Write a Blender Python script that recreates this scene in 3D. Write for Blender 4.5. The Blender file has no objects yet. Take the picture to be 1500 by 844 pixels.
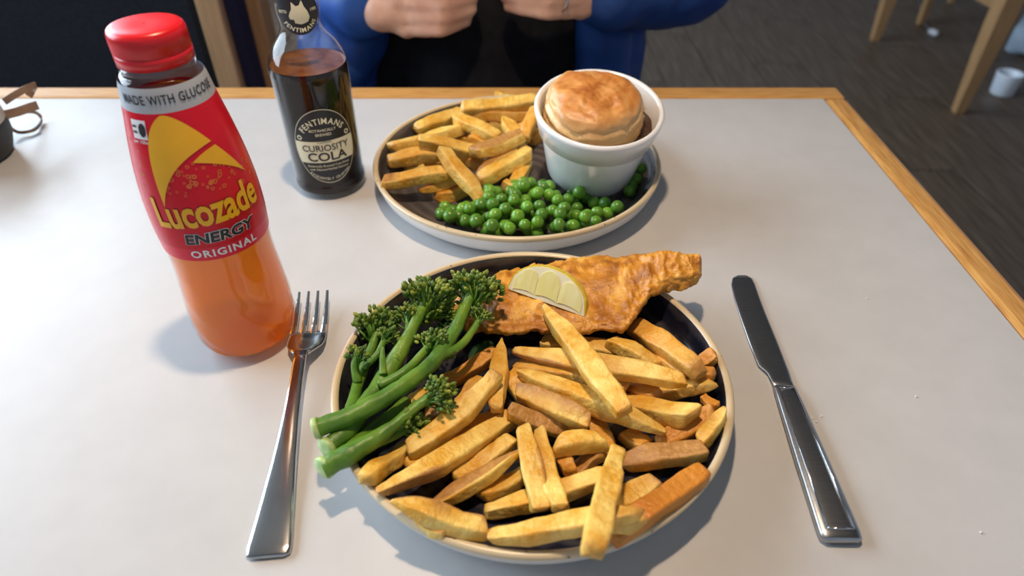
import bpy, bmesh, math, random
import numpy as np
from mathutils import Vector, Matrix, noise
from mathutils.geometry import tessellate_polygon

# ------------------------------------------------------------------ camera, light, exposure
scene = bpy.context.scene
C = scene.collection
T = 0.74            # table height
H = 0.33            # camera above the table
FPX = 977.0
TH = math.radians(40.2)
cd = bpy.data.cameras.new('camera'); cam = bpy.data.objects.new('camera', cd); C.objects.link(cam)
cam.location = (0, 0, T + H); cam.rotation_euler = (math.pi/2 - TH, 0, 0)
cd.sensor_width = 36.0; cd.lens = FPX/1500*36.0; cd.clip_start = 0.01
cd.dof.use_dof = True; cd.dof.focus_distance = 0.44; cd.dof.aperture_fstop = 6.0
scene.camera = cam
scene.view_settings.view_transform = 'Standard'; scene.view_settings.look = 'None'
scene.view_settings.gamma = 1.0; scene.view_settings.use_curve_mapping = False
scene.view_settings.exposure = 0.38
w = bpy.data.worlds.new('room_daylight'); scene.world = w; w.use_nodes = True
w.node_tree.nodes['Background'].inputs[0].default_value = (0.72, 0.84, 1.0, 1)
w.node_tree.nodes['Background'].inputs[1].default_value = 0.32

def area(name, loc, target, sx, sy, energy, col):
    l = bpy.data.lights.new(name, 'AREA'); l.shape = 'RECTANGLE'; l.size = sx; l.size_y = sy
    l.energy = energy; l.color = col
    o = bpy.data.objects.new(name, l); C.objects.link(o); o.location = loc
    o.rotation_euler = (Vector(target) - Vector(loc)).to_track_quat('-Z', 'Y').to_euler()
    return o
# daylight coming in through the window of the left wall
area('window_daylight', (-2.32, 1.6, 1.75), (0, 1.3, 1.1), 3.2, 1.5, 138, (0.70, 0.85, 1.0))

# ------------------------------------------------------------------ helpers
S_, C_ = math.sin(TH), math.cos(TH)
def ray(px, py):
    u = (px-750)/FPX; v = (py-422)/FPX
    return u, C_ - v*S_, -(S_ + v*C_)
def P(px, py, h=0.0):                       # point at height h above the table top
    r = ray(px, py); t = (H-h)/-r[2]
    return Vector((r[0]*t, r[1]*t, T+h))
def PY(px, py, Y):                          # point on the upright plane at distance Y
    r = ray(px, py); t = Y/r[1]
    return Vector((r[0]*t, Y, T+H+r[2]*t))

def tag(o, label, cat, group=None, kind=None):
    if label: o['label'] = label
    if cat: o['category'] = cat
    if group: o['group'] = group
    if kind: o['kind'] = kind
    return o
def empty(name, loc=(0, 0, 0), rz=0.0):
    o = bpy.data.objects.new(name, None); C.objects.link(o); o.location = loc
    o.rotation_euler = (0, 0, rz); o.empty_display_size = 0.02
    return o
def mk(name, verts, faces, mats, parent=None, loc=None, smooth=True, fm=None):
    me = bpy.data.meshes.new(name); me.from_pydata([tuple(v) for v in verts], [], faces); me.update()
    if not isinstance(mats, (list, tuple)): mats = [mats]
    for m in mats: me.materials.append(m)
    if fm: me.polygons.foreach_set('material_index', fm)
    if smooth: me.polygons.foreach_set('use_smooth', [True]*len(me.polygons))
    o = bpy.data.objects.new(name, me); C.objects.link(o)
    if parent: o.parent = parent
    if loc is not None: o.location = loc
    return o
def bm_obj(name, bm, mats, parent=None, loc=None, smooth=False):
    me = bpy.data.meshes.new(name); bm.to_mesh(me); bm.free()
    if not isinstance(mats, (list, tuple)): mats = [mats]
    for m in mats: me.materials.append(m)
    if smooth: me.polygons.foreach_set('use_smooth', [True]*len(me.polygons))
    o = bpy.data.objects.new(name, me); C.objects.link(o)
    if parent: o.parent = parent
    if loc is not None: o.location = loc
    return o
def box(name, lo, hi, m, parent=None, bevel=0.0, seg=2, rot=None):
    lo = Vector(lo); hi = Vector(hi); bm = bmesh.new(); bmesh.ops.create_cube(bm, size=1)
    c = (lo+hi)/2; d = hi-lo
    for v in bm.verts: v.co = Vector((v.co.x*d.x, v.co.y*d.y, v.co.z*d.z))
    if bevel: bmesh.ops.bevel(bm, geom=bm.edges[:], offset=bevel, segments=seg, profile=0.5, affect='EDGES')
    o = bm_obj(name, bm, m, parent, c)
    if rot: o.rotation_euler = rot
    return o
def lathe(prof, n=64, cap0=False, cap1=False):
    V = []; F = []
    for r, z in prof:
        for i in range(n):
            a = 2*math.pi*i/n; V.append((r*math.cos(a), r*math.sin(a), z))
    for k in range(len(prof)-1):
        for i in range(n):
            j = (i+1) % n; F.append((k*n+i, k*n+j, (k+1)*n+j, (k+1)*n+i))
    if cap0: F.append(tuple(range(n-1, -1, -1)))
    if cap1: F.append(tuple((len(prof)-1)*n+i for i in range(n)))
    return V, F
def loft(rings, cap=True):
    n = len(rings[0]); V = [p for r in rings for p in r]; F = []
    for k in range(len(rings)-1):
        for i in range(n):
            j = (i+1) % n; F.append((k*n+i, k*n+j, (k+1)*n+j, (k+1)*n+i))
    if cap:
        F.append(tuple(range(n-1, -1, -1))); F.append(tuple((len(rings)-1)*n+i for i in range(n)))
    return V, F
def smooth_path(pts, rad, per=6):           # Catmull-Rom through 3D points with radii
    pts = [Vector(p) for p in pts]; out = []; ro = []
    for i in range(len(pts)-1):
        p0 = pts[max(i-1, 0)]; p1 = pts[i]; p2 = pts[i+1]; p3 = pts[min(i+2, len(pts)-1)]
        for k in range(per):
            t = k/per
            out.append(0.5*((2*p1) + (p2-p0)*t + (2*p0-5*p1+4*p2-p3)*t*t + (3*p1-p0-3*p2+p3)*t**3))
            ro.append(rad[i]*(1-t) + rad[i+1]*t)
    out.append(pts[-1]); ro.append(rad[-1])
    return out, ro
def tube(pts, rad, n=10, cap=True, wob=0.0, seed=0):
    pts = [Vector(p) for p in pts]; rings = []; up = Vector((0, 0, 1)); prev = None
    for i, p in enumerate(pts):
        d = (pts[min(i+1, len(pts)-1)] - pts[max(i-1, 0)]).normalized()
        if prev is None:
            a = d.cross(up)
            if a.length < 1e-3: a = d.cross(Vector((1, 0, 0)))
        else: a = prev - d*prev.dot(d)
        a.normalize(); prev = a; b = d.cross(a)
        ring = []
        for k in range(n):
            t = 2*math.pi*k/n; q = p + (a*math.cos(t)+b*math.sin(t))*rad[i]
            if wob: q = q + (q-p)*wob*noise.noise(q*160+Vector((seed, 0, 0)))
            ring.append(q)
        rings.append(ring)
    return loft(rings, cap)
class MB:                                    # collects pieces of one part
    def __init__(s): s.V = []; s.F = []; s.M = []
    def add(s, VF, m=0):
        o = len(s.V); s.V += [tuple(v) for v in VF[0]]; s.F += [tuple(i+o for i in f) for f in VF[1]]; s.M += [m]*len(VF[1])
    def build(s, name, mats, parent=None, loc=None, smooth=True):
        if loc is not None and parent is None:
            L = Vector(loc); s.V = [tuple(Vector(v)-L) for v in s.V]
        return mk(name, s.V, s.F, mats, parent, loc, smooth, s.M)
def ico(sub=1):
    bm = bmesh.new(); bmesh.ops.create_icosphere(bm, subdivisions=sub, radius=1)
    V = [v.co.copy() for v in bm.verts]; F = [tuple(v.index for v in f.verts) for f in bm.faces]; bm.free()
    return V, F
ICO1 = ico(1); ICO2 = ico(2); ICO3 = ico(3)

# ------------------------------------------------------------------ materials
def lnk(nt, a, b): nt.links.new(a, b)
def base_mat(name, rough=0.5, metal=0.0, spec=0.5, **kw):
    m = bpy.data.materials.new(name); m.use_nodes = True
    b = m.node_tree.nodes['Principled BSDF']
    b.inputs['Roughness'].default_value = rough; b.inputs['Metallic'].default_value = metal
    b.inputs['Specular IOR Level'].default_value = spec
    for k, v in kw.items(): b.inputs[k.replace('_', ' ')].default_value = v
    return m, m.node_tree, b
def c4(c): return (c[0], c[1], c[2], 1)
def noisy(name, cols, scale=20, rough=0.5, metal=0.0, spec=0.5, bump=0.0, bscale=None, stretch=None, detail=4, pos=None, dist=0.0, **kw):
    m, nt, b = base_mat(name, rough, metal, spec, **kw)
    N = nt.nodes.new
    tc = N('ShaderNodeTexCoord'); mp = N('ShaderNodeMapping'); nz = N('ShaderNodeTexNoise'); rp = N('ShaderNodeValToRGB')
    if stretch: mp.inputs['Scale'].default_value = stretch
    nz.inputs['Scale'].default_value = scale; nz.inputs['Detail'].default_value = detail; nz.inputs['Distortion'].default_value = dist
    lnk(nt, tc.outputs['Object'], mp.inputs[0]); lnk(nt, mp.outputs[0], nz.inputs['Vector']); lnk(nt, nz.outputs['Fac'], rp.inputs[0])
    el = rp.color_ramp.elements; n = len(cols)
    ps = pos or [0.3 + 0.4*i/max(n-1, 1) for i in range(n)]
    el[0].position = ps[0]; el[0].color = c4(cols[0]); el[1].position = ps[-1]; el[1].color = c4(cols[-1])
    for i in range(1, n-1):
        e = el.new(ps[i]); e.color = c4(cols[i])
    lnk(nt, rp.outputs[0], b.inputs['Base Color'])
    if bump:
        n2 = N('ShaderNodeTexNoise'); n2.inputs['Scale'].default_value = bscale or scale*3; n2.inputs['Detail'].default_value = 5
        bp = N('ShaderNodeBump'); bp.inputs['Strength'].default_value = bump; bp.inputs['Distance'].default_value = 0.002
        lnk(nt, mp.outputs[0], n2.inputs['Vector']); lnk(nt, n2.outputs['Fac'], bp.inputs['Height']); lnk(nt, bp.outputs[0], b.inputs['Normal'])
    return m
def plain(name, col, rough=0.5, metal=0.0, spec=0.5, **kw):
    return noisy(name, [tuple(x*0.95 for x in col), tuple(min(1, x*1.04) for x in col)], 30, rough, metal, spec, **kw)

M = {}
M['laminate'] = noisy('pale_laminate', [(0.50, 0.495, 0.49), (0.53, 0.525, 0.52)], 40, 0.38, spec=0.45)
M['oak'] = noisy('oak_edging', [(0.42, 0.19, 0.045), (0.57, 0.29, 0.08), (0.65, 0.37, 0.12)], 30, 0.38, stretch=(1, 14, 14), bump=0.05)
M['oak_y'] = noisy('oak_edging_long', [(0.42, 0.19, 0.045), (0.57, 0.29, 0.08), (0.65, 0.37, 0.12)], 30, 0.38, stretch=(14, 1, 14), bump=0.05)
M['beech'] = noisy('beech_wood', [(0.36, 0.22, 0.11), (0.46, 0.30, 0.16)], 18, 0.5, stretch=(8, 8, 0.7))
M['chair_wood'] = noisy('oak_chair_wood', [(0.27, 0.15, 0.065), (0.36, 0.21, 0.095)], 18, 0.5, stretch=(8, 8, 0.7))
M['plank'] = noisy('dark_floor_wood', [(0.058, 0.036, 0.024), (0.105, 0.072, 0.050), (0.15, 0.11, 0.080)], 9, 0.5, stretch=(9, 0.6, 1), bump=0.06, detail=6)
M['subfloor'] = plain('floor_joint', (0.012, 0.009, 0.008), 0.8)
M['plaster'] = plain('wall_plaster', (0.55, 0.54, 0.52), 0.8)
M['white_paint'] = plain('window_frame_paint', (0.7, 0.7, 0.7), 0.5)
M['charcoal'] = noisy('charcoal_weave', [(0.006, 0.008, 0.012), (0.022, 0.027, 0.036)], 420, 0.95, spec=0.15, bump=0.25, bscale=600)
M['navy_fabric'] = plain('navy_fabric', (0.012, 0.013, 0.035), 0.9, spec=0.2)
M['steel'] = noisy('polished_steel', [(0.50, 0.50, 0.51), (0.62, 0.62, 0.62)], 60, 0.16, 1.0)
M['steel_brushed'] = noisy('knife_steel', [(0.36, 0.37, 0.39), (0.46, 0.47, 0.49)], 80, 0.30, 1.0, stretch=(1, 20, 1))
M['porcelain'] = plain('white_porcelain', (0.80, 0.81, 0.82), 0.16, spec=0.6)

# ------------------------------------------------------------------ room
fl = box('floor', (-2.4, -1.4, -0.06), (4.0, 5.4, -0.012), M['subfloor']); tag(fl, 'dark brown wooden plank floor under the tables', 'floor', kind='structure')
bm = bmesh.new(); bmesh.ops.create_cube(bm, size=1)
for v in bm.verts: v.co = Vector((v.co.x*0.196, v.co.y*1.395, v.co.z*0.012))
bmesh.ops.bevel(bm, geom=bm.edges[:], offset=0.002, segments=1, affect='EDGES')
pm = bpy.data.meshes.new('plank'); bm.to_mesh(pm); bm.free(); pm.materials.append(M['plank'])
for i in range(32):
    for j in range(6):
        y0 = -1.4 + j*1.4 + (i*0.53 % 1.4) - 0.7
        if y0 > 4.7 or y0 < -1.4: continue
        o = bpy.data.objects.new('plank', pm); C.objects.link(o); o.parent = fl
        o.matrix_parent_inverse = Matrix.Translation(-Vector(fl.location))
        o.location = (-2.3 + i*0.2, y0 + 0.7, -0.006)
WL = empty('wall_left', (-2.4, 1.5, 0)); tag(WL, 'pale plastered side wall with a wide window', 'wall', kind='structure')
def wl(lo, hi): 
    o = box('wall_panel', lo, hi, M['plaster'], WL); o.location = Vector(o.location) - Vector(WL.location)
wl((-2.5, -1.4, 0), (-2.4, 5.4, 0.95)); wl((-2.5, -1.4, 2.55), (-2.4, 5.4, 2.8))
wl((-2.5, -1.4, 0.95), (-2.4, -0.1, 2.55)); wl((-2.5, 3.3, 0.95), (-2.4, 5.4, 2.55))
WN = empty('window_1', (-2.45, 1.6, 0.95)); tag(WN, 'white framed window in the side wall', 'window', kind='structure')
for lo, hi in (((-0.03, -1.7, 0), (0.03, 1.7, 0.05)), ((-0.03, -1.7, 1.55), (0.03, 1.7, 1.6)), ((-0.03, -1.7, 0), (0.03, -1.65, 1.6)), ((-0.03, 1.65, 0), (0.03, 1.7, 1.6)), ((-0.03, -0.02, 0), (0.03, 0.02, 1.6))):
    box('frame_bar', lo, hi, M['white_paint'], WN)
WB = box('wall_back', (-2.4, 5.4, 0), (4.0, 5.5, 2.8), M['plaster']); tag(WB, 'pale plastered wall at the far end of the room', 'wall', kind='structure')
CE = box('ceiling', (-2.4, -1.4, 2.8), (4.0, 5.4, 2.9), plain('dark_ceiling_paint', (0.12, 0.11, 0.10), 0.8)); tag(CE, 'dark painted flat ceiling over the room', 'ceiling', kind='structure')

# pendant lamp hanging over the table: its bulb is the warm light of the scene
PX, PYY, PZ = -0.05, 0.36, T + 0.86
pl = empty('pendant_lamp', (PX, PYY, PZ)); tag(pl, 'black metal pendant lamp hanging above the table', 'lamp')
mlamp = plain('black_lamp_metal', (0.02, 0.02, 0.02), 0.4)
V, F = lathe([(0.02, 0.16), (0.03, 0.15), (0.06, 0.10), (0.11, 0.0), (0.108, 0.0), (0.058, 0.098), (0.028, 0.147)], 40); mk('shade', V, F, mlamp, pl)
V, F = tube([(0, 0, 0.15), (0, 0, 2.8-PZ)], [0.004, 0.004], 8); mk('cord', V, F, mlamp, pl)
mb_, nt_, b_ = base_mat('warm_bulb', 0.4); b_.inputs['Base Color'].default_value = (1, 0.8, 0.6, 1); b_.inputs['Emission Color'].default_value = (1, 0.72, 0.45, 1); b_.inputs['Emission Strength'].default_value = 6
V, F = lathe([(0.001, 0.05), (0.018, 0.056), (0.028, 0.075), (0.026, 0.095), (0.014, 0.12), (0.012, 0.147)], 24); mk('bulb', V, F, mb_, pl)
ld = bpy.data.lights.new('pendant_light', 'POINT'); ld.energy = 18; ld.color = (1.0, 0.75, 0.52); ld.shadow_soft_size = 0.022
lo_ = bpy.data.objects.new('pendant_light', ld); C.objects.link(lo_); lo_.location = (PX, PYY, PZ+0.035)

# ------------------------------------------------------------------ table
tb = empty('table', (-0.23, 0.40, 0)); tag(tb, 'pale grey laminate dining table with oak edging', 'table')
def tbox(name, lo, hi, m, bevel=0.0, seg=2):
    o = box(name, lo, hi, m, tb, bevel, seg); o.location = Vector(o.location) - Vector(tb.location); return o
XL, XR, YN, YF, EW = -0.86, 0.359, 0.03, 0.729, 0.027
tbox('table_top', (XL, YN, T-0.028), (XR, YF, T), M['laminate'])
tbox('edging', (XL-EW, YF+0.0005, T-0.032), (XR+EW, YF+EW+0.004, T+0.0015), M['oak'], 0.004)
tbox('edging', (XL-EW, YN-EW, T-0.032), (XR+EW, YN-0.0005, T+0.0015), M['oak'], 0.004)
tbox('edging', (XR+0.0005, YN-0.0004, T-0.032), (XR+EW, YF+0.0004, T+0.0015), M['oak_y'], 0.006)
tbox('edging', (XL-EW, YN-0.0004, T-0.032), (XL-0.0005, YF+0.0004, T+0.0015), M['oak_y'], 0.006)
for x in (XL+0.05, XR-0.05):
    for y in (YN+0.05, YF-0.05): tbox('leg', (x-0.025, y-0.025, 0), (x+0.025, y+0.025, T-0.028), M['beech'], 0.004)

# ------------------------------------------------------------------ plates
def glaze(name, dark, mid, spec=0.5, rough=0.22, wdist=6):
    m, nt, b = base_mat(name, rough, 0, spec); N = nt.nodes.new
    tc = N('ShaderNodeTexCoord'); wv = N('ShaderNodeTexWave'); wv.wave_type = 'RINGS'; wv.rings_direction = 'Z'
    wv.inputs['Scale'].default_value = 28; wv.inputs['Distortion'].default_value = wdist; wv.inputs['Detail'].default_value = 3; wv.inputs['Detail Scale'].default_value = 1.2
    nz = N('ShaderNodeTexNoise'); nz.inputs['Scale'].default_value = 14
    mx = N('ShaderNodeMath'); mx.operation = 'MULTIPLY'; rp = N('ShaderNodeValToRGB')
    lnk(nt, tc.outputs['Object'], wv.inputs['Vector']); lnk(nt, tc.outputs['Object'], nz.inputs['Vector'])
    lnk(nt, wv.outputs['Fac'], mx.inputs[0]); lnk(nt, nz.outputs['Fac'], mx.inputs[1]); lnk(nt, mx.outputs[0], rp.inputs[0])
    e = rp.color_ramp.elements; e[0].color = c4(dark); e[1].color = c4(mid); e[0].position = 0.1; e[1].position = 0.6
    lnk(nt, rp.outputs[0], b.inputs['Base Color']); return m
def speckled(name, col, spot, rough=0.3):
    m, nt, b = base_mat(name, rough); N = nt.nodes.new
    tc = N('ShaderNodeTexCoord'); vo = N('ShaderNodeTexVoronoi'); vo.inputs['Scale'].default_value = 120
    rp = N('ShaderNodeValToRGB'); lnk(nt, tc.outputs['Object'], vo.inputs['Vector']); lnk(nt, vo.outputs['Distance'], rp.inputs[0])
    e = rp.color_ramp.elements; e[0].color = c4(spot); e[1].color = c4(col); e[0].position = 0.05; e[1].position = 0.13
    lnk(nt, rp.outputs[0], b.inputs['Base Color']); return m
M['rim'] = speckled('speckled_cream_rim', (0.62, 0.50, 0.32), (0.16, 0.10, 0.05))
M['plate_out'] = plain('white_stoneware', (0.72, 0.72, 0.71), 0.3)
def plate(loc, R, hz, inner, label):
    k = R/0.12
    prof = [(0.001, 0.0035), (R*0.80, 0.0035), (R*0.83, 0.0), (R*0.87, 0.0), (R*0.90, 0.003), (R*0.965, hz*0.45), (R*0.995, hz-0.004),   # outside
            (R, hz-0.0015), (R-0.0010, hz), (R-0.0035, hz), (R-0.0048, hz-0.0012),                                                       # rim
            (R-0.0065, hz*0.66), (R-0.0095, hz*0.42), (R-0.016, 0.0085), (R-0.026, 0.0066), (R*0.5, 0.0060), (0.001, 0.0060)]
    V, F = lathe(prof, 128); n = 128; fm = []
    for kk in range(len(prof)-1): fm += [0 if kk < 6 else (1 if kk < 10 else 2)]*n
    o = mk('dinner_plate', V, F, [M['plate_out'], M['rim'], inner], None, loc, True, fm)
    return tag(o, label, 'plate')
RIMZ = 0.026
A_C = Vector((0.012, 0.281, T+.0006)); A_R = 0.1215
B_C = Vector((0.0045, 0.549, T+.0006)); B_R = 0.1315
plate(A_C, A_R, RIMZ, glaze('dark_navy_glaze', (0.008, 0.010, 0.020), (0.045, 0.042, 0.05)), 'dark navy walled stoneware plate carrying the fish, broccoli and a heap of chips')
plate(B_C, B_R, RIMZ, glaze('grey_brown_glaze', (0.060, 0.054, 0.056), (0.125, 0.11, 0.105), wdist=1.5), 'grey-brown walled stoneware plate carrying the pie pot, peas and chips')

# ------------------------------------------------------------------ chips: laid one on another with a height map
class Heap:
    def __init__(s, c, R, n=160):
        s.c = c; s.R = R; s.n = n; s.d = 2*R/n
        g = (np.arange(n)+0.5)*s.d - R; s.X, s.Y = np.meshgrid(g, g, indexing='ij')
        rr = np.sqrt(s.X**2+s.Y**2)
        s.Z = 0.0062 + np.clip((rr-(R-0.026))/0.02, 0, 1)**2*0.019
    def local(s, p): return p.x-s.c.x, p.y-s.c.y
    def bar(s, a, b, wd, th, squash=0.8):
        ax, ay = s.local(a); bx, by = s.local(b); L = math.hypot(bx-ax, by-ay) + 1e-6
        ux, uy = (bx-ax)/L, (by-ay)/L; mx, my = (ax+bx)/2, (ay+by)/2
        t = (s.X-mx)*ux + (s.Y-my)*uy; q = -(s.X-mx)*uy + (s.Y-my)*ux
        m = (np.abs(t) < L/2) & (np.abs(q) < wd*0.40)
        if not m.any(): return 0.006+th/2, 0.0, m, t
        tt = t[m]; zz = s.Z[m]; best = None
        for bsl in np.linspace(-0.5, 0.5, 51):
            a0 = (zz - bsl*tt).max() + abs(bsl)*0.002
            if best is None or a0 < best[0]: best = (a0, bsl)
        return best[0] + th/2*squash, best[1], m, t
    def commit(s, zc, sl, m, t, th): s.Z[m] = np.maximum(s.Z[m], (zc + sl*t + th/2*0.86)[m])

mfry, nt, b = base_mat('fried_potato', 0.38, 0, 0.45)
N = nt.nodes.new
at = N('ShaderNodeAttribute'); at.attribute_name = 'tone'; sep = N('ShaderNodeSeparateColor'); lnk(nt, at.outputs['Color'], sep.inputs[0])
tc = N('ShaderNodeTexCoord'); nz = N('ShaderNodeTexNoise'); nz.inputs['Scale'].default_value = 90; nz.inputs['Detail'].default_value = 5
lnk(nt, tc.outputs['Object'], nz.inputs['Vector'])
def mixc(nt, fac, a, bb):
    x = nt.nodes.new('ShaderNodeMix'); x.data_type = 'RGBA'
    for s, val in ((x.inputs[0], fac), (x.inputs[6], a), (x.inputs[7], bb)):
        if hasattr(val, 'links'): lnk(nt, val, s)
        else: s.default_value = val if isinstance(val, float) else c4(val)
    return x.outputs[2]
mr = N('ShaderNodeMapRange'); mr.inputs[1].default_value = 0.34; mr.inputs[2].default_value = 0.66; lnk(nt, nz.outputs['Fac'], mr.inputs[0])
cy = mixc(nt, mr.outputs[0], (0.72, 0.36, 0.028), (0.93, 0.69, 0.19))
cy = mixc(nt, sep.outputs[2], cy, (0.60, 0.21, 0.018))            # deep fried ones
nz2 = N('ShaderNodeTexNoise'); nz2.inputs['Scale'].default_value = 260; nz2.inputs['Detail'].default_value = 6; lnk(nt, tc.outputs['Object'], nz2.inputs['Vector'])
skn = mixc(nt, nz2.outputs['Fac'], (0.27, 0.10, 0.018), (0.70, 0.38, 0.11))
cy = mixc(nt, sep.outputs[1], cy, (0.48, 0.20, 0.035))            # crisp edges
cy = mixc(nt, sep.outputs[0], cy, skn)                             # potato skin
lnk(nt, cy, b.inputs['Base Color'])
bp = N('ShaderNodeBump'); bp.inputs['Strength'].default_value = 0.8; bp.inputs['Distance'].default_value = 0.0016
lnk(nt, nz2.outputs['Fac'], bp.inputs['Height']); lnk(nt, bp.outputs[0], b.inputs['Normal'])
b.inputs['Subsurface Weight'].default_value = 0.0; b.inputs['Subsurface Radius'].default_value = (0.006, 0.003, 0.001)
M['fry'] = mfry

def fry_mesh(L, wd, th, p0, p1, bend, skin, orange, seed):
    rnd = random.Random(seed); ns = 24; V = []; F = []; tone = []
    us = [0, .012, .035, .07, .12, .18, .25, .32, .40, .48, .56, .64, .72, .80, .87, .925, .963, .988, 1]; nr = len(us)
    sh0, sh1 = rnd.uniform(-.35, .35), rnd.uniform(-.35, .35); vs0, vs1 = rnd.uniform(-.3, .3), rnd.uniform(-.3, .3)
    sd = Vector((seed*3.7, seed*1.3, 0)); tw = rnd.uniform(-0.25, 0.25)
    for i in range(nr):
        u = us[i]
        # blunt ends stay nearly full, pointed ends narrow over the last part
        f = 1.0
        if u < 0.5: f = min(1, (0.90 + 0.1*min(1, u/0.035)) * (1 - p0*max(0, 1-u/0.36)**1.4))
        else: f = min(1, (0.90 + 0.1*min(1, (1-u)/0.035)) * (1 - p1*max(0, 1-(1-u)/0.36)**1.4))
        x = (u-0.5)*L; off = bend*L*(1-(2*u-1)**2)
        for k in range(ns):
            a = 2*math.pi*(k+0.5)/ns; ca, sa = math.cos(a), math.sin(a)
            pw = 0.27; y = wd/2*math.copysign(abs(ca)**pw, ca); z = th/2*math.copysign(abs(sa)**pw, sa)
            corner = min(abs(ca), abs(sa))/0.707
            c, s2 = math.cos(tw*(u-0.5)), math.sin(tw*(u-0.5)); y, z = y*c-z*s2, y*s2+z*c
            q = Vector((x, y*f*(1+0.22*noise.noise(Vector((u*3, 0, seed*1.7)))), z*max(0.35, f)))
            q += Vector((0, 1, 0))*off + Vector(((sh0*y+vs0*z)*max(0, 1-u*4) + (sh1*y+vs1*z)*max(0, 1-(1-u)*4), 0, 0.0012*math.sin(u*5+seed)))
            nn = noise.noise(Vector((x*70, y*90, z*90))+sd)*0.0012 + noise.noise(Vector((x*220, y*260, z*260))+sd)*0.0005
            q += Vector((0, ca, sa))*nn
            V.append(q)
            sk = 0.0
            if skin:
                side = skin[0]*ca + skin[1]*sa + 0.35*noise.noise(Vector((x*60, y*80, z*80))+sd)
                sk = min(1, max(0, (side-0.45)*6))
                if len(skin) > 2:
                    m = (u-skin[2])/0.12 if skin[2] < 0.5 else (u-skin[2])/0.12
                    sk *= min(1, max(0, (1-u/skin[2]) * 6)) if skin[2] < 0.5 else min(1, max(0, (u-skin[2])*8))
            tip = max(0, 1-min(u, 1-u)/0.05)
            ed = 0.42*corner**8 + 0.5*tip*(0.6+0.6*noise.noise(q*200+sd)) + 0.45*max(0, noise.noise(Vector((x*45, y*60, z*60))+sd*2)-.1)
            tone.append((sk, min(1, max(0, ed)), orange, 1))
    for i in range(nr-1):
        for k in range(ns):
            j = (k+1) % ns; F.append((i*ns+k, i*ns+j, (i+1)*ns+j, (i+1)*ns+k))
    for ring, flip in ((0, True), (nr-1, False)):
        c = sum((Vector(V[ring*ns+k]) for k in range(ns)), Vector())/ns
        c.x += (-1 if flip else 1)*0.0012; V.append(c); ci = len(V)-1; tone.append((0, 0.55, orange, 1))
        for k in range(ns):
            j = (k+1) % ns; F.append((ring*ns+j, ring*ns+k, ci) if flip else (ring*ns+k, ring*ns+j, ci))
    return V, F, tone

def lay_fries(heap, rows, plate_txt, group):
    for i, row in enumerate(rows):
        x1, y1, x2, y2, wpx = row[:5]; o_ = row[5] if len(row) > 5 else {}
        h1 = h2 = 0.02
        for it in range(6):
            a = P(x1, y1, h1); b_ = P(x2, y2, h2); mid = (a+b_)/2
            dist = (mid - Vector((0, 0, T+H))).length
            wd = min(0.0165, max(0.006, wpx*dist/FPX*0.84)); th = min(0.0125, max(0.006, wd*o_.get('th', 0.82)))
            zc, sl, m, t = heap.bar(a, b_, wd, th)
            zc += o_.get('up', 0); L = math.hypot(b_.x-a.x, b_.y-a.y)
            h1 = 0.5*h1 + 0.5*max(0.008, zc - sl*L/2); h2 = 0.5*h2 + 0.5*max(0.008, zc + sl*L/2)
        a = P(x1, y1, h1); b_ = P(x2, y2, h2)
        zc, sl, m, t = heap.bar(a, b_, wd, th); heap.commit((h1+h2)/2, (h2-h1)/max(L, 1e-4), m, t, th)
        d = b_-a; L3 = d.length
        V, F, tone = fry_mesh(L3, wd, th, o_.get('p0', 0.15), o_.get('p1', 0.15), o_.get('bend', 0.0), o_.get('skin'), o_.get('or', 0.1), i*7+len(rows))
        o = mk('potato_chip', V, F, M['fry'], None, (a+b_)/2)
        ca = o.data.color_attributes.new('tone', 'FLOAT_COLOR', 'POINT')
        ca.data.foreach_set('color', [c for q in tone for c in q])
        yaw = math.atan2(d.y, d.x); pit = -math.atan2(d.z, math.hypot(d.x, d.y))
        o.rotation_euler = (Matrix.Rotation(yaw, 3, 'Z') @ Matrix.Rotation(pit, 3, 'Y') @ Matrix.Rotation(o_.get('roll', random.Random(i*3+1).uniform(-.3, .3)), 3, 'X')).to_euler()
        if 'label' in o_: tag(o, o_['label'], 'chip', group)
        else:
            og = o_.get('or', 0.1); size = 'short' if L3 < .034 else ('long' if L3 > .055 else 'middling')
            tone_w = 'deep orange' if og >= .5 else ('amber' if og >= .25 else 'pale golden')
            tag(o, '%s %s potato chip %son %s' % (size, tone_w, 'with brown skin ' if o_.get('skin') else '', plate_txt), 'chip', group)

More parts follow.
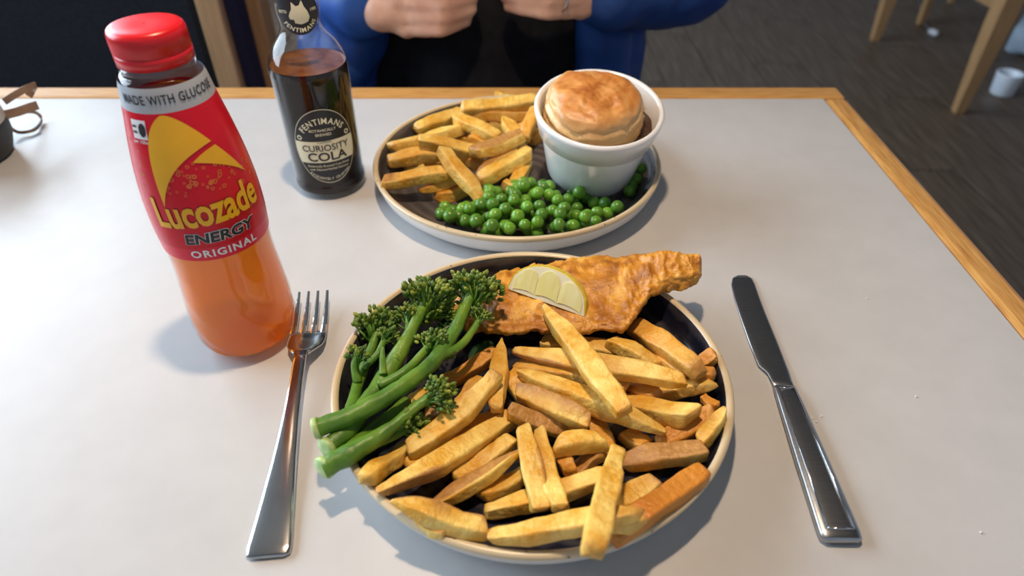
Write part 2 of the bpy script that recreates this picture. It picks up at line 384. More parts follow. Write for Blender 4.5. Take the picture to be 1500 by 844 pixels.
SK_T = (0, 1); SK_F = (-0.8, 0.5); SK_B = (0.8, 0.5)
frontA = [
 (535,705,596,654,30,{'p0':.1,'or':.05}), (596,684,681,651,24,{}), (612,762,651,782,18,{'skin':SK_T}), (655,560,726,517,30,{'or':.75}),
 (675,590,708,557,26,{'or':.4}), (622,610,668,598,26,{'skin':SK_T}), (590,602,628,575,26,{}), (650,650,730,608,26,{'or':.6}),
 (897,788,1030,690,40,{'or':.95,'label':'dark orange well-fried chip lying against the wall of the dark navy plate'}), (880,772,942,757,32,{'or':.3,'p1':.6}), (703,728,768,696,32,{'or':.1}),
 (902,735,962,706,38,{'or':.15,'skin':(0,.9,.85)}), (1024,534,1047,519,26,{'or':.8}), (985,557,1047,549,24,{'or':.8}),
 (955,580,1047,562,26,{'or':.3,'p1':.5}), (915,565,962,580,32,{'or':.7}), (950,522,1004,548,24,{'or':.6}), (962,652,1045,602,32,{'or':.75}),
 (1026,650,1062,598,24,{'p1':.7}), (1030,585,1052,595,12,{'or':.8}), (915,634,945,656,32,{'or':.65}), (873,618,893,672,34,{'or':.45}),
 (835,697,882,662,28,{'or':.5,'skin':SK_T}), (822,664,836,694,24,{'or':.6}), (800,600,850,640,30,{'or':.3}), (690,690,740,650,30,{'or':.3}), (780,690,830,720,30,{'or':.4}),
 (577,735,712,776,38,{'skin':(.85,.45),'p0':.75,'label':'pale chip with brown skin, pointed end at the near plate rim'}),
 (712,752,886,698,34,{'p0':.3}),
 (668,702,752,645,28,{'p1':.1}),
 (718,787,936,753,38,{'p0':.45,'p1':.5,'or':.22}),
 (795,500,908,517,32,{'skin':(0,.9,.85),'or':.2}), (895,498,962,538,30,{'or':.2}), (757,537,916,568,36,{'or':.35}),
 (927,478,1023,539,38,{'or':.55,'skin':(0,.9,.9),'label':'orange-brown chip lying beside the battered fish tail end'}),
 (748,550,776,592,36,{'p0':.3}),
 (918,597,1017,608,40,{'or':.12}),
 (554,722,750,612,38,{'p0':.6,'skin':(-.9,.25,.40),'bend':-.02,'label':'long golden chip with brown skin along its tapered lower end'}),
 (746,600,826,632,32,{'skin':SK_T}),
 (735,495,728,602,30,{'p0':.8,'p1':.3,'or':.25}),
 (765,545,972,634,42,{'p0':.5,'p1':.7,'label':'longest golden chip, under the chip that lies across the heap'}),
 (757,572,862,618,38,{'skin':SK_B,'p0':.3,'label':'short skin-covered chip in the middle of the heap on the dark navy plate'}),
 (812,655,883,645,38,{}),
 (918,677,1030,658,36,{'skin':(0,1.3),'label':'chip wholly covered in brown potato skin on the dark navy plate'}),
 (767,628,793,746,36,{'skin':(.8,.2),'p0':.3}),
 (790,635,822,745,32,{'p0':.3,'bend':-.03}),
 (624,748,760,664,30,{'p0':.7,'p1':.6,'skin':(.75,.75),'label':'twisted slim chip with wrinkled brown skin along its top'}),
 (598,660,728,550,38,{'p0':.2,'p1':.3,'skin':(0,.9,.88),'bend':-.05,'label':'curved golden chip with a dark tip beside the broccoli'}),
 (752,513,1002,560,36,{'p0':.6,'p1':.4,'skin':(-.9,.2,.42),'label':'long chip with a skin-covered point, next below the chip across the top'}),
 (905,658,869,808,38,{'p1':.1,'label':'pale yellow chip hanging over the near rim of the dark navy plate'}),
 (795,447,915,602,38,{'p0':.75,'label':'long pale chip lying across the top of the heap by the lemon wedge'}),
]
heapA = Heap(A_C, A_R); lay_fries(heapA, frontA, 'the dark navy plate', 'chips on the dark navy plate')
backB = [
 (594,247,622,246,16,{}), (620,176,637,180,12,{'or':.5}), (705,182,735,186,20,{'skin':SK_T}), (772,205,792,196,26,{'or':.7}), (670,205,708,206,14,{'or':.4}),
 (676,229,710,246,22,{'or':.6,'skin':SK_T}), (624,241,662,236,18,{'or':.6}), (740,200,775,185,24,{'or':.6}), (690,205,735,215,24,{'or':.4}),
 (640,290,692,276,26,{'or':.4}), (614,278,682,260,22,{'or':.4,'p0':.5}), (560,266,670,254,26,{'or':.25,'skin':(0,.9,.2)}), (569,236,650,224,26,{'or':.3}),
 (755,272,772,238,24,{}), (686,172,778,168,24,{'or':.5}), (610,190,674,164,22,{}), (727,139,754,143,14,{}), (676,160,787,148,26,{'or':.12}),
 (573,216,682,190,24,{'p0':.2}), (668,172,728,202,24,{'or':.2}), (738,170,764,217,24,{'p0':.7}), (768,203,786,158,22,{'or':.45}),
 (699,256,753,220,20,{'skin':(0,1.2),'p0':.6}), (614,207,702,222,24,{}), (703,266,775,222,28,{}), (695,226,766,198,28,{'skin':(0,.8)}),
 (738,266,758,279,20,{'p0':.4}), (650,220,706,296,28,{'p1':.6,'or':.2,'label':'chip slanting down over the others with its point among the peas'}),
]
heapB = Heap(B_C, B_R); lay_fries(heapB, backB, 'the grey-brown plate', 'chips on the grey-brown plate')

# ------------------------------------------------------------------ peas
M['pea'] = [noisy('green_pea_%d' % i, c, 120, 0.32, spec=0.5, bump=0.08, bscale=300, Subsurface_Weight=0.15) for i, c in enumerate(([(0.075, 0.22, 0.012), (0.12, 0.31, 0.02)], [(0.11, 0.30, 0.02), (0.17, 0.39, 0.035)], [(0.055, 0.17, 0.012), (0.09, 0.25, 0.02)]))]
pea_meshes = []
for k in range(6):
    V = []
    rnd = random.Random(k)
    for v in ICO3[0]:
        q = v.copy(); n_ = noise.noise(v*1.6+Vector((k*5, 0, 0))); q *= 1+0.05*n_
        d = 0.10 if k in (1, 4) else 0.0
        q *= 1 - d*math.exp(-(v.x*5)**2)*max(0, v.z)
        q.z *= 0.94
        V.append(q*0.0056)
    me = bpy.data.meshes.new('pea'); me.from_pydata(V, [], ICO3[1]); me.polygons.foreach_set('use_smooth', [True]*len(me.polygons)); me.materials.append(M['pea'][k % 3]); pea_meshes.append(me)
rp_ = random.Random(11); peas = []
def inpoly(x, y, poly):
    c = False; n = len(poly)
    for i in range(n):
        (x1, y1), (x2, y2) = poly[i], poly[i-1]
        if (y1 > y) != (y2 > y) and x < (x2-x1)*(y-y1)/(y2-y1)+x1: c = not c
    return c
PR = 0.0056
def put_pea(px, py, base=None):
    z = PR + 0.0062
    for it in range(6):
        p = P(px, py, z); ok = True
        rr = math.hypot(p.x-B_C.x, p.y-B_C.y); floor_z = 0.0062 + max(0, (rr-(B_R-0.030))/0.02)**2*0.012
        zn = floor_z + PR
        for q in peas:
            d2 = (q.x-p.x)**2+(q.y-p.y)**2; D = (2*PR*0.93)**2
            if d2 < D: zn = max(zn, q.z-T + math.sqrt(D-d2))
        if abs(zn-z) < 1e-4: break
        z = 0.5*z+0.5*zn
    p = P(px, py, z)
    if math.hypot(p.x-B_C.x, p.y-B_C.y) > B_R-0.011: return False
    if z > 0.030: return False
    for q in peas:
        if (q-p).length < 2*PR*0.86: return False
    peas.append(p); return True
for q in ((652,303),(664,309),(661,318),(676,322),(795,271),(805,272),(838,284),(841,293),(858,290),(870,297),(886,298),(905,304),(890,313),(875,312),(860,315),(845,305),(925,272),(932,262),(939,247),(922,280),(849,282),(832,292),(904,303),(872,325),(858,331)): put_pea(*q)
poly = [(645,312),(690,300),(712,272),(735,285),(765,262),(802,268),(812,285),(845,310),(868,320),(865,332),(830,342),(780,346),(735,347),(690,340),(655,322)]
for k in range(2600):
    x, y = rp_.uniform(640, 880), rp_.uniform(255, 350)
    if inpoly(x, y, poly): put_pea(x, y)
    if len(peas) > 175: break
for i, p in enumerate(peas):
    o = bpy.data.objects.new('pea', pea_meshes[rp_.randrange(6)]); C.objects.link(o); o.location = p
    o.rotation_euler = (rp_.uniform(-1, 1), rp_.uniform(-1, 1), rp_.uniform(0, 6.28)); s = rp_.uniform(0.90, 1.05); o.scale = (s, s, s)
    if p.x > 0.085: lb = 'green pea in the gap between the white ramekin and the plate rim'
    elif p.z-T > 0.0062+PR+0.004: lb = 'green pea resting on top of the other peas'
    else: lb = 'green pea lying on the grey-brown plate in the spill of peas'
    tag(o, lb, 'pea', 'peas on the grey-brown plate')

# ------------------------------------------------------------------ pie pot
TILT = math.radians(11.5)
rk = empty('ramekin', (0.0715, 0.540, T+0.0148)); tag(rk, 'white porcelain ramekin pot holding the pastry-topped pie', 'ramekin')
rk.rotation_euler = (TILT, math.radians(1.5), 0)
prof = [(0.001, 0.002), (0.032, 0.002), (0.034, 0.0), (0.037, 0.001), (0.0395, 0.006), (0.0475, 0.047), (0.0478, 0.0485), (0.0500, 0.0495), (0.0545, 0.068), (0.0548, 0.0705), (0.0535, 0.0722), (0.0515, 0.0722), (0.0500, 0.0700),
        (0.0470, 0.050), (0.0380, 0.010), (0.001, 0.008)]
V, F = lathe(prof, 96); mk('pot', V, F, M['porcelain'], rk)
pie = empty('pie', (0.0715, 0.540, T+0.0148)); pie.rotation_euler = rk.rotation_euler
tag(pie, 'golden puff pastry pie baked inside the white ramekin', 'pie')
M['gravy'] = noisy('dark_gravy', [(0.03, 0.012, 0.006), (0.09, 0.04, 0.015)], 60, 0.3, bump=0.5, bscale=120)
V = []; F = []; nr, ns = 10, 48
for i in range(nr):
    r = 0.0478*i/(nr-1)+0.0002
    for k in range(ns):
        a = 2*math.pi*k/ns; x, y = r*math.cos(a), r*math.sin(a); V.append((x, y, 0.054+0.0025*noise.noise(Vector((x*90, y*90, 2)))))
for i in range(nr-1):
    for k in range(ns): F.append((i*ns+k, i*ns+(k+1) % ns, (i+1)*ns+(k+1) % ns, (i+1)*ns+k))
mk('filling', V, F, M['gravy'], pie)
mp_, nt, b = base_mat('baked_pastry', 0.42, 0, 0.5); N = nt.nodes.new
at = N('ShaderNodeAttribute'); at.attribute_name = 'tone'; sep = N('ShaderNodeSeparateColor'); lnk(nt, at.outputs['Color'], sep.inputs[0])
tc = N('ShaderNodeTexCoord'); nz = N('ShaderNodeTexNoise'); nz.inputs['Scale'].default_value = 42; nz.inputs['Detail'].default_value = 6; nz.inputs['Distortion'].default_value = 1.0; lnk(nt, tc.outputs['Object'], nz.inputs['Vector'])
cr = N('ShaderNodeValToRGB'); lnk(nt, nz.outputs['Fac'], cr.inputs[0]); e = cr.color_ramp.elements
e[0].position = 0.32; e[0].color = (0.34, 0.10, 0.018, 1); e[1].position = 0.68; e[1].color = (0.66, 0.33, 0.10, 1); q = e.new(0.5); q.color = (0.53, 0.20, 0.04, 1)
sd_ = mixc(nt, nz.outputs['Fac'], (0.55, 0.26, 0.06), (0.82, 0.60, 0.30))
cl = mixc(nt, sep.outputs[0], cr.outputs[0], sd_); lnk(nt, cl, b.inputs['Base Color'])
n2 = N('ShaderNodeTexNoise'); n2.inputs['Scale'].default_value = 180; n2.inputs['Detail'].default_value = 6; lnk(nt, tc.outputs['Object'], n2.inputs['Vector'])
bp = N('ShaderNodeBump'); bp.inputs['Strength'].default_value = 0.4; bp.inputs['Distance'].default_value = 0.0015; lnk(nt, n2.outputs['Fac'], bp.inputs['Height']); lnk(nt, bp.outputs[0], b.inputs['Normal'])
V = []; F = []; tone = []; nr, ns = 40, 96
for i in range(nr):
    u = i/(nr-1)
    for k in range(ns):
        a = 2*math.pi*k/ns; lob = 1+0.035*math.sin(3*a+1)+0.07*noise.noise(Vector((math.cos(a)*2, math.sin(a)*2, 5)))
        if u < 0.62:
            s = u/0.62; r = 0.0375*s*lob; z = 0.0885 - 0.0075*s**3.5 + 0.0035*noise.noise(Vector((r*math.cos(a)*55, r*math.sin(a)*55, 1))) + 0.0007*noise.noise(Vector((r*math.cos(a)*130, r*math.sin(a)*130, 4))) - 0.004*math.exp(-((r*math.cos(a)-0.012)**2+(r*math.sin(a)+0.018)**2)/0.00004)
            tn = max(0, (s-0.86)/0.14)*0.5
        else:
            s = (u-0.62)/0.38; r = (0.0375+0.0045*math.sin(min(1, s*1.6)*math.pi*0.5))*lob + 0.0014*math.sin(s*22+noise.noise(Vector((math.cos(a)*4, math.sin(a)*4, 0)))*5)*min(1, s*4); z = 0.0810 - 0.028*s
            tn = min(1, 0.5+s*1.4)
        x, y = r*math.cos(a)-0.0048, r*math.sin(a)+0.0005
        nn = noise.noise(Vector((x*260, y*260, z*260)))*0.0007
        V.append((x*(1+nn*8), y*(1+nn*8), z+nn)); tone.append((tn, 0, 0, 1))
for i in range(nr-1):
    for k in range(ns): F.append((i*ns+k, (i+1)*ns+k, (i+1)*ns+(k+1) % ns, i*ns+(k+1) % ns))
o = mk('pastry_lid', V, F, mp_, pie); ca = o.data.color_attributes.new('tone', 'FLOAT_COLOR', 'POINT'); ca.data.foreach_set('color', [c for q in tone for c in q])

# ------------------------------------------------------------------ battered fish
mfi, nt, b = base_mat('fried_batter', 0.40, 0, 0.5); N = nt.nodes.new
tc = N('ShaderNodeTexCoord'); nz = N('ShaderNodeTexNoise'); nz.inputs['Scale'].default_value = 55; nz.inputs['Detail'].default_value = 7; nz.inputs['Distortion'].default_value = 0.6; lnk(nt, tc.outputs['Object'], nz.inputs['Vector'])
cr = N('ShaderNodeValToRGB'); lnk(nt, nz.outputs['Fac'], cr.inputs[0]); e = cr.color_ramp.elements
e[0].position = 0.30; e[0].color = (0.28, 0.080, 0.006, 1); e[1].position = 0.74; e[1].color = (0.82, 0.46, 0.09, 1); q = e.new(0.5); q.color = (0.56, 0.225, 0.016, 1)
lnk(nt, cr.outputs[0], b.inputs['Base Color'])
n2 = N('ShaderNodeTexNoise'); n2.inputs['Scale'].default_value = 420; n2.inputs['Detail'].default_value = 5; lnk(nt, tc.outputs['Object'], n2.inputs['Vector'])
bp = N('ShaderNodeBump'); bp.inputs['Strength'].default_value = 0.6; bp.inputs['Distance'].default_value = 0.0012; lnk(nt, n2.outputs['Fac'], bp.inputs['Height']); lnk(nt, bp.outputs[0], b.inputs['Normal'])
# upper (far) and lower (near) outline, with the height of the underside
sec = [((655,452),(664,470),.010), ((676,432),(684,486),.011), ((712,408),(716,491),.012), ((760,393),(768,492),.014), ((805,384),(820,489),.016), ((850,379),(868,490),.018), ((893,374),(914,489),.021), ((925,371),(930,468),.024), ((950,372),(950,440),.028), ((975,375),(976,426),.0295), ((1000,379),(1004,420),.0305), ((1018,381),(1020,416),.031), ((1027,384),(1028,411),.031)]
rings = []; ns = 84; NS = len(sec); steps = 170
for i in range(steps):
    t = i/(steps-1)*(NS-1); k = min(int(t), NS-2); fr = t-k
    lp = lambda a, b_: a+(b_-a)*fr
    hz = lp(sec[k][2], sec[k+1][2]); i_ = i*90/170; wav = 3.0*noise.noise(Vector((i_*0.35, 0, 0)))+1.5*noise.noise(Vector((i_*1.3, 0, 0))) + 5*min(1, max(0, (i_-45)/20))
    pa = P(lp(sec[k][0][0], sec[k+1][0][0]), lp(sec[k][0][1], sec[k+1][0][1])+wav, hz+0.008); pb = P(lp(sec[k][1][0], sec[k+1][1][0]), lp(sec[k][1][1], sec[k+1][1][1])+2*noise.noise(Vector((i_*0.4, 9, 0))) + 3*min(1, max(0, (i_-60)/10)), hz+0.004)
    mid = (pa+pb)/2; hw = (pa-pb)/2; end = min(1, math.sqrt(max(0.02, min(i/11, (steps-1-i)/11, 1)))); hw = hw*(0.35+0.65*end)
    th = 0.0085*end; ring = []
    for q in range(ns):
        a = 2*math.pi*q/ns; ca, sa = math.cos(a), math.sin(a)
        ridge = 0.5+0.5*math.exp(-((ca-0.35)/0.45)**2)*(0.55+0.45*min(1, max(0, (i_-32)/16)))+0.35*min(1, max(0, (i_-54)/12))
        p = mid + hw*math.copysign(abs(ca)**0.8, ca)
        zz = math.copysign(abs(sa)**0.6, sa)*th*(ridge*1.35 if sa > 0 else 0.55)
        p = Vector((p.x, p.y, mid.z + zz))
        nn = 0.0030*noise.noise(p*60) + 0.0019*noise.noise(p*150) + 0.0016*noise.noise(p*330) + 0.0006*noise.noise(p*800)
        p += Vector((0.15*ca, ca, sa)).normalized()*nn
        ring.append(p)
    rings.append(ring)
V, F = loft(rings); L0 = A_C + Vector((0.03, 0.09, 0.006)); o = mk('battered_fish', [v-L0 for v in V], F, mfi, None, L0)
tag(o, 'golden battered fish fillet with its tail end over the plate rim', 'fish')

# ------------------------------------------------------------------ lemon wedge
lz = empty('lemon_wedge', (0, 0, 0)); tag(lz, 'lemon wedge lying on the battered fish', 'lemon')
M['rind'] = noisy('lemon_rind', [(0.72, 0.52, 0.04), (0.82, 0.63, 0.08)], 80, 0.35, bump=0.3, bscale=500)
M['pith'] = plain('lemon_pith', (0.86, 0.82, 0.58), 0.5)
M['lemon_flesh'] = noisy('lemon_flesh', [(0.80, 0.74, 0.25), (0.90, 0.86, 0.46)], 90, 0.22, stretch=(1, 0.25, 0.25), bump=0.3, bscale=150)
LA, LB_ = 0.0285, 0.0250
def lem(x, k): return LB_*k*math.sqrt(max(0, 1-(x/LA)**2))**0.9
def wedge(kk, x_in, ang0, ang1, lift=0.0):
    V = []; F = []; nx, na = 24, 10; rings = []
    for i in range(nx):
        x = -LA*x_in + 2*LA*x_in*i/(nx-1); r = max(0.0003, lem(x/ x_in * 0.999, 1)*kk)
        ring = [Vector((x, lift*math.cos((ang0+ang1)/2), lift*math.sin((ang0+ang1)/2)))]
        for k in range(na):
            a = ang0+(ang1-ang0)*k/(na-1); ring.append(Vector((x, r*math.cos(a), r*math.sin(a))))
        rings.append(ring)
    return loft(rings)
a0, a1 = 0.0, math.radians(62)
V, F = wedge(1.0, 1.0, a0+0.015, a1-0.015, 0.0012); mk('rind', V, F, M['rind'], lz, smooth=False)
V, F = wedge(0.955, 0.965, a0-0.008, a1+0.008, 0.0004); mk('pith', V, F, M['pith'], lz, smooth=False)
for xa, xb in ((-0.86, -0.30), (-0.275, 0.26), (0.285, 0.86)):
    rings = []
    for i in range(10):
        x = LA*(xa+(xb-xa)*i/9); e = math.sin(math.pi*(i+0.6)/10.2)**0.25; r = lem(x, 1)*0.89*e
        rings.append([Vector((x, 0.16*r*math.cos((a0+a1)/2), 0.16*r*math.sin((a0+a1)/2)))]+[Vector((x, q*r*math.cos(a), q*r*math.sin(a))) for a, q in [(a0-.12, .2), (a0-.05, .6), (a0-.035, 1), (a0+.3*(a1-a0), 1), (a0+.7*(a1-a0), 1), (a1+.035, 1), (a1+.05, .6), (a1+.12, .2)]])
    V, F = loft(rings); mk('segment', V, F, M['lemon_flesh'], lz, smooth=False)
la, lb = P(742, 420, .031), P(857, 462, .031); d = lb-la
lz.location = (la+lb)/2 + Vector((0, 0.0, -0.002)); lz.rotation_euler = (math.radians(2), 0, math.atan2(d.y, d.x)); s = d.length/(2*LA); lz.scale = (s, s*1.0, s*0.95)

# ------------------------------------------------------------------ tenderstem broccoli
M['stem'] = noisy('broccoli_stem', [(0.045, 0.135, 0.012), (0.10, 0.235, 0.02), (0.19, 0.33, 0.035)], 45, 0.42, stretch=(1, 1, 1), bump=0.3, bscale=260)
M['cut'] = noisy('cut_stem_face', [(0.36, 0.52, 0.17), (0.50, 0.64, 0.30)], 60, 0.4)
M['bud'] = noisy('broccoli_buds', [(0.030, 0.085, 0.012), (0.11, 0.20, 0.018), (0.36, 0.40, 0.045)], 150, 0.5, bump=0.2)
M['leafg'] = noisy('dark_leaf', [(0.012, 0.04, 0.012), (0.03, 0.09, 0.02)], 60, 0.4)
def head(mbs, mbb, c, d, R, rnd, n=22, spread=1.0):
    d = Vector(d).normalized(); a = d.cross(Vector((0.3, 0.2, 1))).normalized(); b_ = d.cross(a); c = Vector(c); root = c - d*R*1.5
    for i in range(n):
        th = math.sqrt((i+0.5)/n)*1.15*spread; ph = i*2.39996
        dr = (d*math.cos(th)+(a*math.cos(ph)+b_*math.sin(ph))*math.sin(th)).normalized()
        rt = root + d*R*rnd.uniform(-.9, .35)*(0.3+0.7*th/1.15); e = rt + dr*R*(1.6+rnd.uniform(-.35, .25)) + d*R*0.1
        mbs.add(tube([rt+dr*R*0.1, (rt+e)/2 + Vector((0, 0, rnd.uniform(-1, 1)*R*0.08)), e], [R*0.13, R*0.09, R*0.07], 6))
        for k in range(7):
            off = Vector((rnd.gauss(0, 1), rnd.gauss(0, 1), rnd.gauss(0, 1)))*R*0.20 + dr*R*0.10
            ax = (dr+off.normalized()*0.5).normalized(); q = ax.to_track_quat('Z', 'Y').to_matrix(); s = 0.0004 + R*rnd.uniform(0.09, 0.14)
            V = [e+off+q @ Vector((v.x*s, v.y*s, v.z*s*1.6)) for v in ICO1[0]]
            mbb.add((V, ICO1[1]))
def broc(label, stems, heads, seed, cut=None, leaves=()):
    rnd = random.Random(seed); pts0 = [P(x, y, h) for x, y, h in stems[0][0]]; base = pts0[0]
    t = empty('broccoli_stem', base); tag(t, label, 'broccoli', 'tenderstem broccoli on the dark navy plate')
    ms = MB()
    for path, rad in stems:
        rad = [q*0.88 for q in rad]
        pp, rr = smooth_path([P(x, y, h) for x, y, h in path], rad, 7); V, F = tube(pp, rr, 14, True, 0.16, seed); ms.add((V, F))
    if cut:
        pp, rr = smooth_path(pts0, stems[0][1], 7); dd = (pp[0]-pp[2]).normalized(); ee = (dd + Vector(cut)).normalized(); a = ee.cross(Vector((0, 0, 1))).normalized(); b_ = ee.cross(a)
        mc = MB(); rg = [[pp[0]+dd*0.0004+(a*math.cos(2*math.pi*k/14)+b_*math.sin(2*math.pi*k/14))*stems[0][1][0]*f + ee*z for k in range(14)] for f, z in ((1.0, -0.0025), (1.01, 0.0), (0.9, 0.0008), (0.3, 0.0005))]
        mc.add(loft(rg)); mc.V = [tuple(Vector(v)-base) for v in mc.V]; mc.build('cut_end', M['cut'], t)
    for (x, y, h), (dx, dy, dz), R, n in heads:
        R *= 0.84
        h1, h2 = MB(), MB(); head(h1, h2, P(x, y, h), (dx, dy, dz), R, rnd, n)
        h1.V = [tuple(Vector(v)-base) for v in h1.V]; f = h1.build('floret', M['stem'], t)
        h2.V = [tuple(Vector(v)-base) for v in h2.V]; bo = h2.build('buds', M['bud'], f); bo['kind'] = 'stuff'
    for path, wd in leaves:
        pts = [P(x, y, h) for x, y, h in path]; pp, rr = smooth_path(pts, [wd]*len(pts), 6); V = []; F = []; n = len(pp)
        rings = []
        for i, p in enumerate(pp):
            dd = (pp[min(i+1, n-1)]-pp[max(i-1, 0)]).normalized(); sd = dd.cross(Vector((0, 0, 1))).normalized(); w_ = wd*math.sin(math.pi*min(0.97, (i+0.6)/n))**0.7
            rings.append([p-base+sd*w_+Vector((0, 0, .0015)), p-base+Vector((0, 0, .0006)), p-base-sd*w_+Vector((0, 0, .0015)), p-base-Vector((0, 0, .0006))])
        V, F = loft(rings); mk('leaf', V, F, M['leafg'], t)
    ms.V = [tuple(Vector(v)-base) for v in ms.V]; ms.build('stem', M['stem'], t)
broc('broccoli stem with grey-green head at the far left of the plate', [([(508,620,.030),(518,585,.026),(530,545,.022),(546,505,.024),(556,478,.028)], [.0042,.004,.0038,.0034,.003]), ([(524,560,.026),(520,535,.034),(524,518,.040)], [.003,.0028,.0024]), ([(532,540,.026),(552,520,.03),(566,490,.032)], [.0028,.0024,.002])],
     [((556,462,.030), (.15,1,.35), .0105, 26), ((527,512,.042), (0,.7,.6), .0055, 10), ((570,483,.034), (.3,1,.3), .006, 12)], 1)
broc('thick broccoli stem with the broadest yellow-green head, pale cut end over the rim', [([(478,657,.031),(510,630,.031),(545,580,.028),(575,535,.030),(600,490,.034),(622,445,.037),(630,430,.038)], [.0062,.006,.0058,.0062,.0046,.0036,.003]), ([(562,548,.034),(560,525,.040),(561,508,.044)], [.003,.0022,.0008]), ([(578,528,.034),(596,495,.030),(598,462,.032)], [.003,.0026,.0022]), ([(556,565,.034),(592,545,.036),(625,512,.036),(640,492,.036)], [.0034,.0032,.003,.0026])],
     [((634,424,.040), (.25,1,.4), .0125, 34), ((603,452,.034), (.1,1,.4), .0085, 18), ((655,446,.032), (.7,.8,.3), .0085, 16), ((648,494,.038), (.6,.8,.35), .0085, 18)], 2, (-.2, -.5, .25), [([(640,490,.024),(665,470,.026),(690,455,.026)], .006)])
broc('longest broccoli stem, lying over the others, with a dark upright head', [([(462,628,.038),(520,606,.040),(580,572,.040),(630,535,.038),(663,490,.038),(682,450,.041),(694,425,.044)], [.0060,.0058,.0055,.0052,.0047,.0042,.0036]), ([(642,522,.038),(672,508,.036),(692,485,.036),(706,462,.038)], [.0036,.003,.0026,.0022]), ([(662,492,.038),(672,460,.036),(683,432,.038)], [.003,.0024,.002])],
     [((700,412,.048), (.15,1,.55), .0115, 34), ((708,455,.041), (.3,1,.4), .0058, 11)], 3, (-.5, -.1, -.1), [([(688,530,.009),(704,516,.012),(720,502,.010)], .006)])
broc('lowest broccoli stem with a pale slanting cut end, forked into two small heads', [([(474,686,.030),(508,668,.032),(535,652,.033),(575,625,.034),(615,592,.036),(636,580,.038)], [.0066,.0066,.0060,.0038,.0034,.003]), ([(515,662,.030),(545,630,.024),(575,608,.020),(596,588,.018)], [.0058,.0048,.0044,.004]), ([(540,655,.028),(575,640,.024),(600,628,.024)], [.003,.0026,.0022])],
     [((654,571,.040), (1,.5,.35), .0085, 24), ((618,618,.026), (1,.45,.15), .0080, 16)], 4, (-.1, -.9, .35))

# ------------------------------------------------------------------ cutlery
def blade_loft(stations, m, name, parent, n=16, smooth=True):
    # stations: (y, half_left, half_right, z_bottom, z_top) along local +Y
    rings = []
    for y, hl, hr, z0, z1 in stations:
        ring = []
        for k in range(n):
            a = 2*math.pi*(k+0.5)/n; ca, sa = math.cos(a), math.sin(a)
            x = (hr if ca > 0 else hl)*math.copysign(abs(ca)**0.7, ca); z = (z0+z1)/2+(z1-z0)/2*math.copysign(abs(sa)**0.6, sa)
            ring.append((x, y, z))
        rings.append(ring)
    V, F = loft(rings); return mk(name, V, F, m, parent, None, smooth)
def along(a, b_): 
    d = b_-a; return math.atan2(d.y, d.x)-math.pi/2, math.hypot(d.x, d.y)
fa, fb = P(393, 820), P(463, 443); rz, L = along(fa, fb)
fk = empty('fork', fa, rz); tag(fk, 'polished steel fork lying beside the dark navy plate', 'fork')
k = L/0.205
st = [(0, .0085, .0085, .0012, .0028), (.0015, .0112, .0112, .0004, .0032), (.006, .0118, .0118, .0002, .0038), (.03, .0098, .0098, .0006, .0044), (.06, .0073, .0073, .0020, .0062), (.09, .0054, .0054, .0045, .0090), (.115, .0044, .0044, .0075, .0118), (.132, .0042, .0042, .0092, .0132), (.141, .0050, .0050, .0096, .0132)]
blade_loft([(y*k, a, b_, c, d) for y, a, b_, c, d in st], M['steel'], 'handle', fk, 20)
st = [(.139, .0046, .0046, .0096, .0130), (.145, .0085, .0085, .0080, .0108), (.151, .0118, .0118, .0060, .0084), (.158, .0128, .0128, .0042, .0062), (.165, .0127, .0127, .0034, .0052), (.168, .0126, .0126, .0032, .0050)]
blade_loft([(y*k, a, b_, c, d) for y, a, b_, c, d in st], M['steel'], 'head', fk, 24)
for i in range(4):
    x = -0.0105+i*0.007
    rings = []
    for u in [0, .2, .4, .6, .8, .94, 1]:
        y = (.166+.039*u)*k; z = .0041+0.0065*u*u; hw = .00215*(1-0.55*u); hh = .0009*(1-.4*u)
        rings.append([(x*(1-.03*u)+hw*sx, y, z+hh*sz) for sx, sz in ((1, -1), (1, 1), (.5, 1.3), (-.5, 1.3), (-1, 1), (-1, -1))])
    V, F = loft(rings); mk('tine', V, F, M['steel'], fk, smooth=False)
ka, kb = P(1231, 800), P(1084, 405); rz, L = along(ka, kb)
kn = empty('table_knife', ka, rz); tag(kn, 'steel table knife with a grooved handle lying on the laminate', 'knife')
k = L/0.226
st = [(0, .0085, .0085, .0016, .0056), (.002, .0108, .0108, .0004, .0066), (.006, .0112, .0112, .0002, .0070), (.05, .0098, .0098, .0002, .0070), (.095, .0078, .0078, .0008, .0066), (.106, .0072, .0072, .0014, .0060), (.108, .0068, .0068, .0018, .0056)]
hd = blade_loft([(y*k, a, b_, c, d) for y, a, b_, c, d in st], M['steel_brushed'], 'handle', kn, 24)
for sx in (-1, 1):
    pts = [(sx*.0070, .006*k, .0071), (sx*.0062, .05*k, .0071), (sx*.0046, .1045*k, .0064)]
    V, F = tube(pts, [.0007, .0007, .0006], 8); mk('handle_ridge', V, F, M['steel'], hd)
V, F = tube([(-.0070, .006*k, .0071), (.0070, .006*k, .0071)], [.0007, .0007], 8); mk('handle_ridge', V, F, M['steel'], hd)
V, F = tube([(-.0046, .1045*k, .0064), (.0046, .1045*k, .0064)], [.0006, .0006], 8); mk('handle_ridge', V, F, M['steel'], hd)
bl = [(.106, .0066, .0066, .0018, .0048), (.113, .0064, .0070, .0016, .0040), (.121, .0072, .0078, .0012, .0034), (.128, .0112, .0080, .0008, .0030), (.150, .0118, .0082, .0006, .0027), (.180, .0118, .0078, .0005, .0025), (.200, .0112, .0080, .0005, .0024), (.214, .0098, .0086, .0005, .0022), (.222, .0070, .0080, .0005, .0020), (.2255, .0025, .0055, .0006, .0017)]
blade_loft([(y*k, a, b_, c, d) for y, a, b_, c, d in bl], M['steel_brushed'], 'blade', kn, 20)

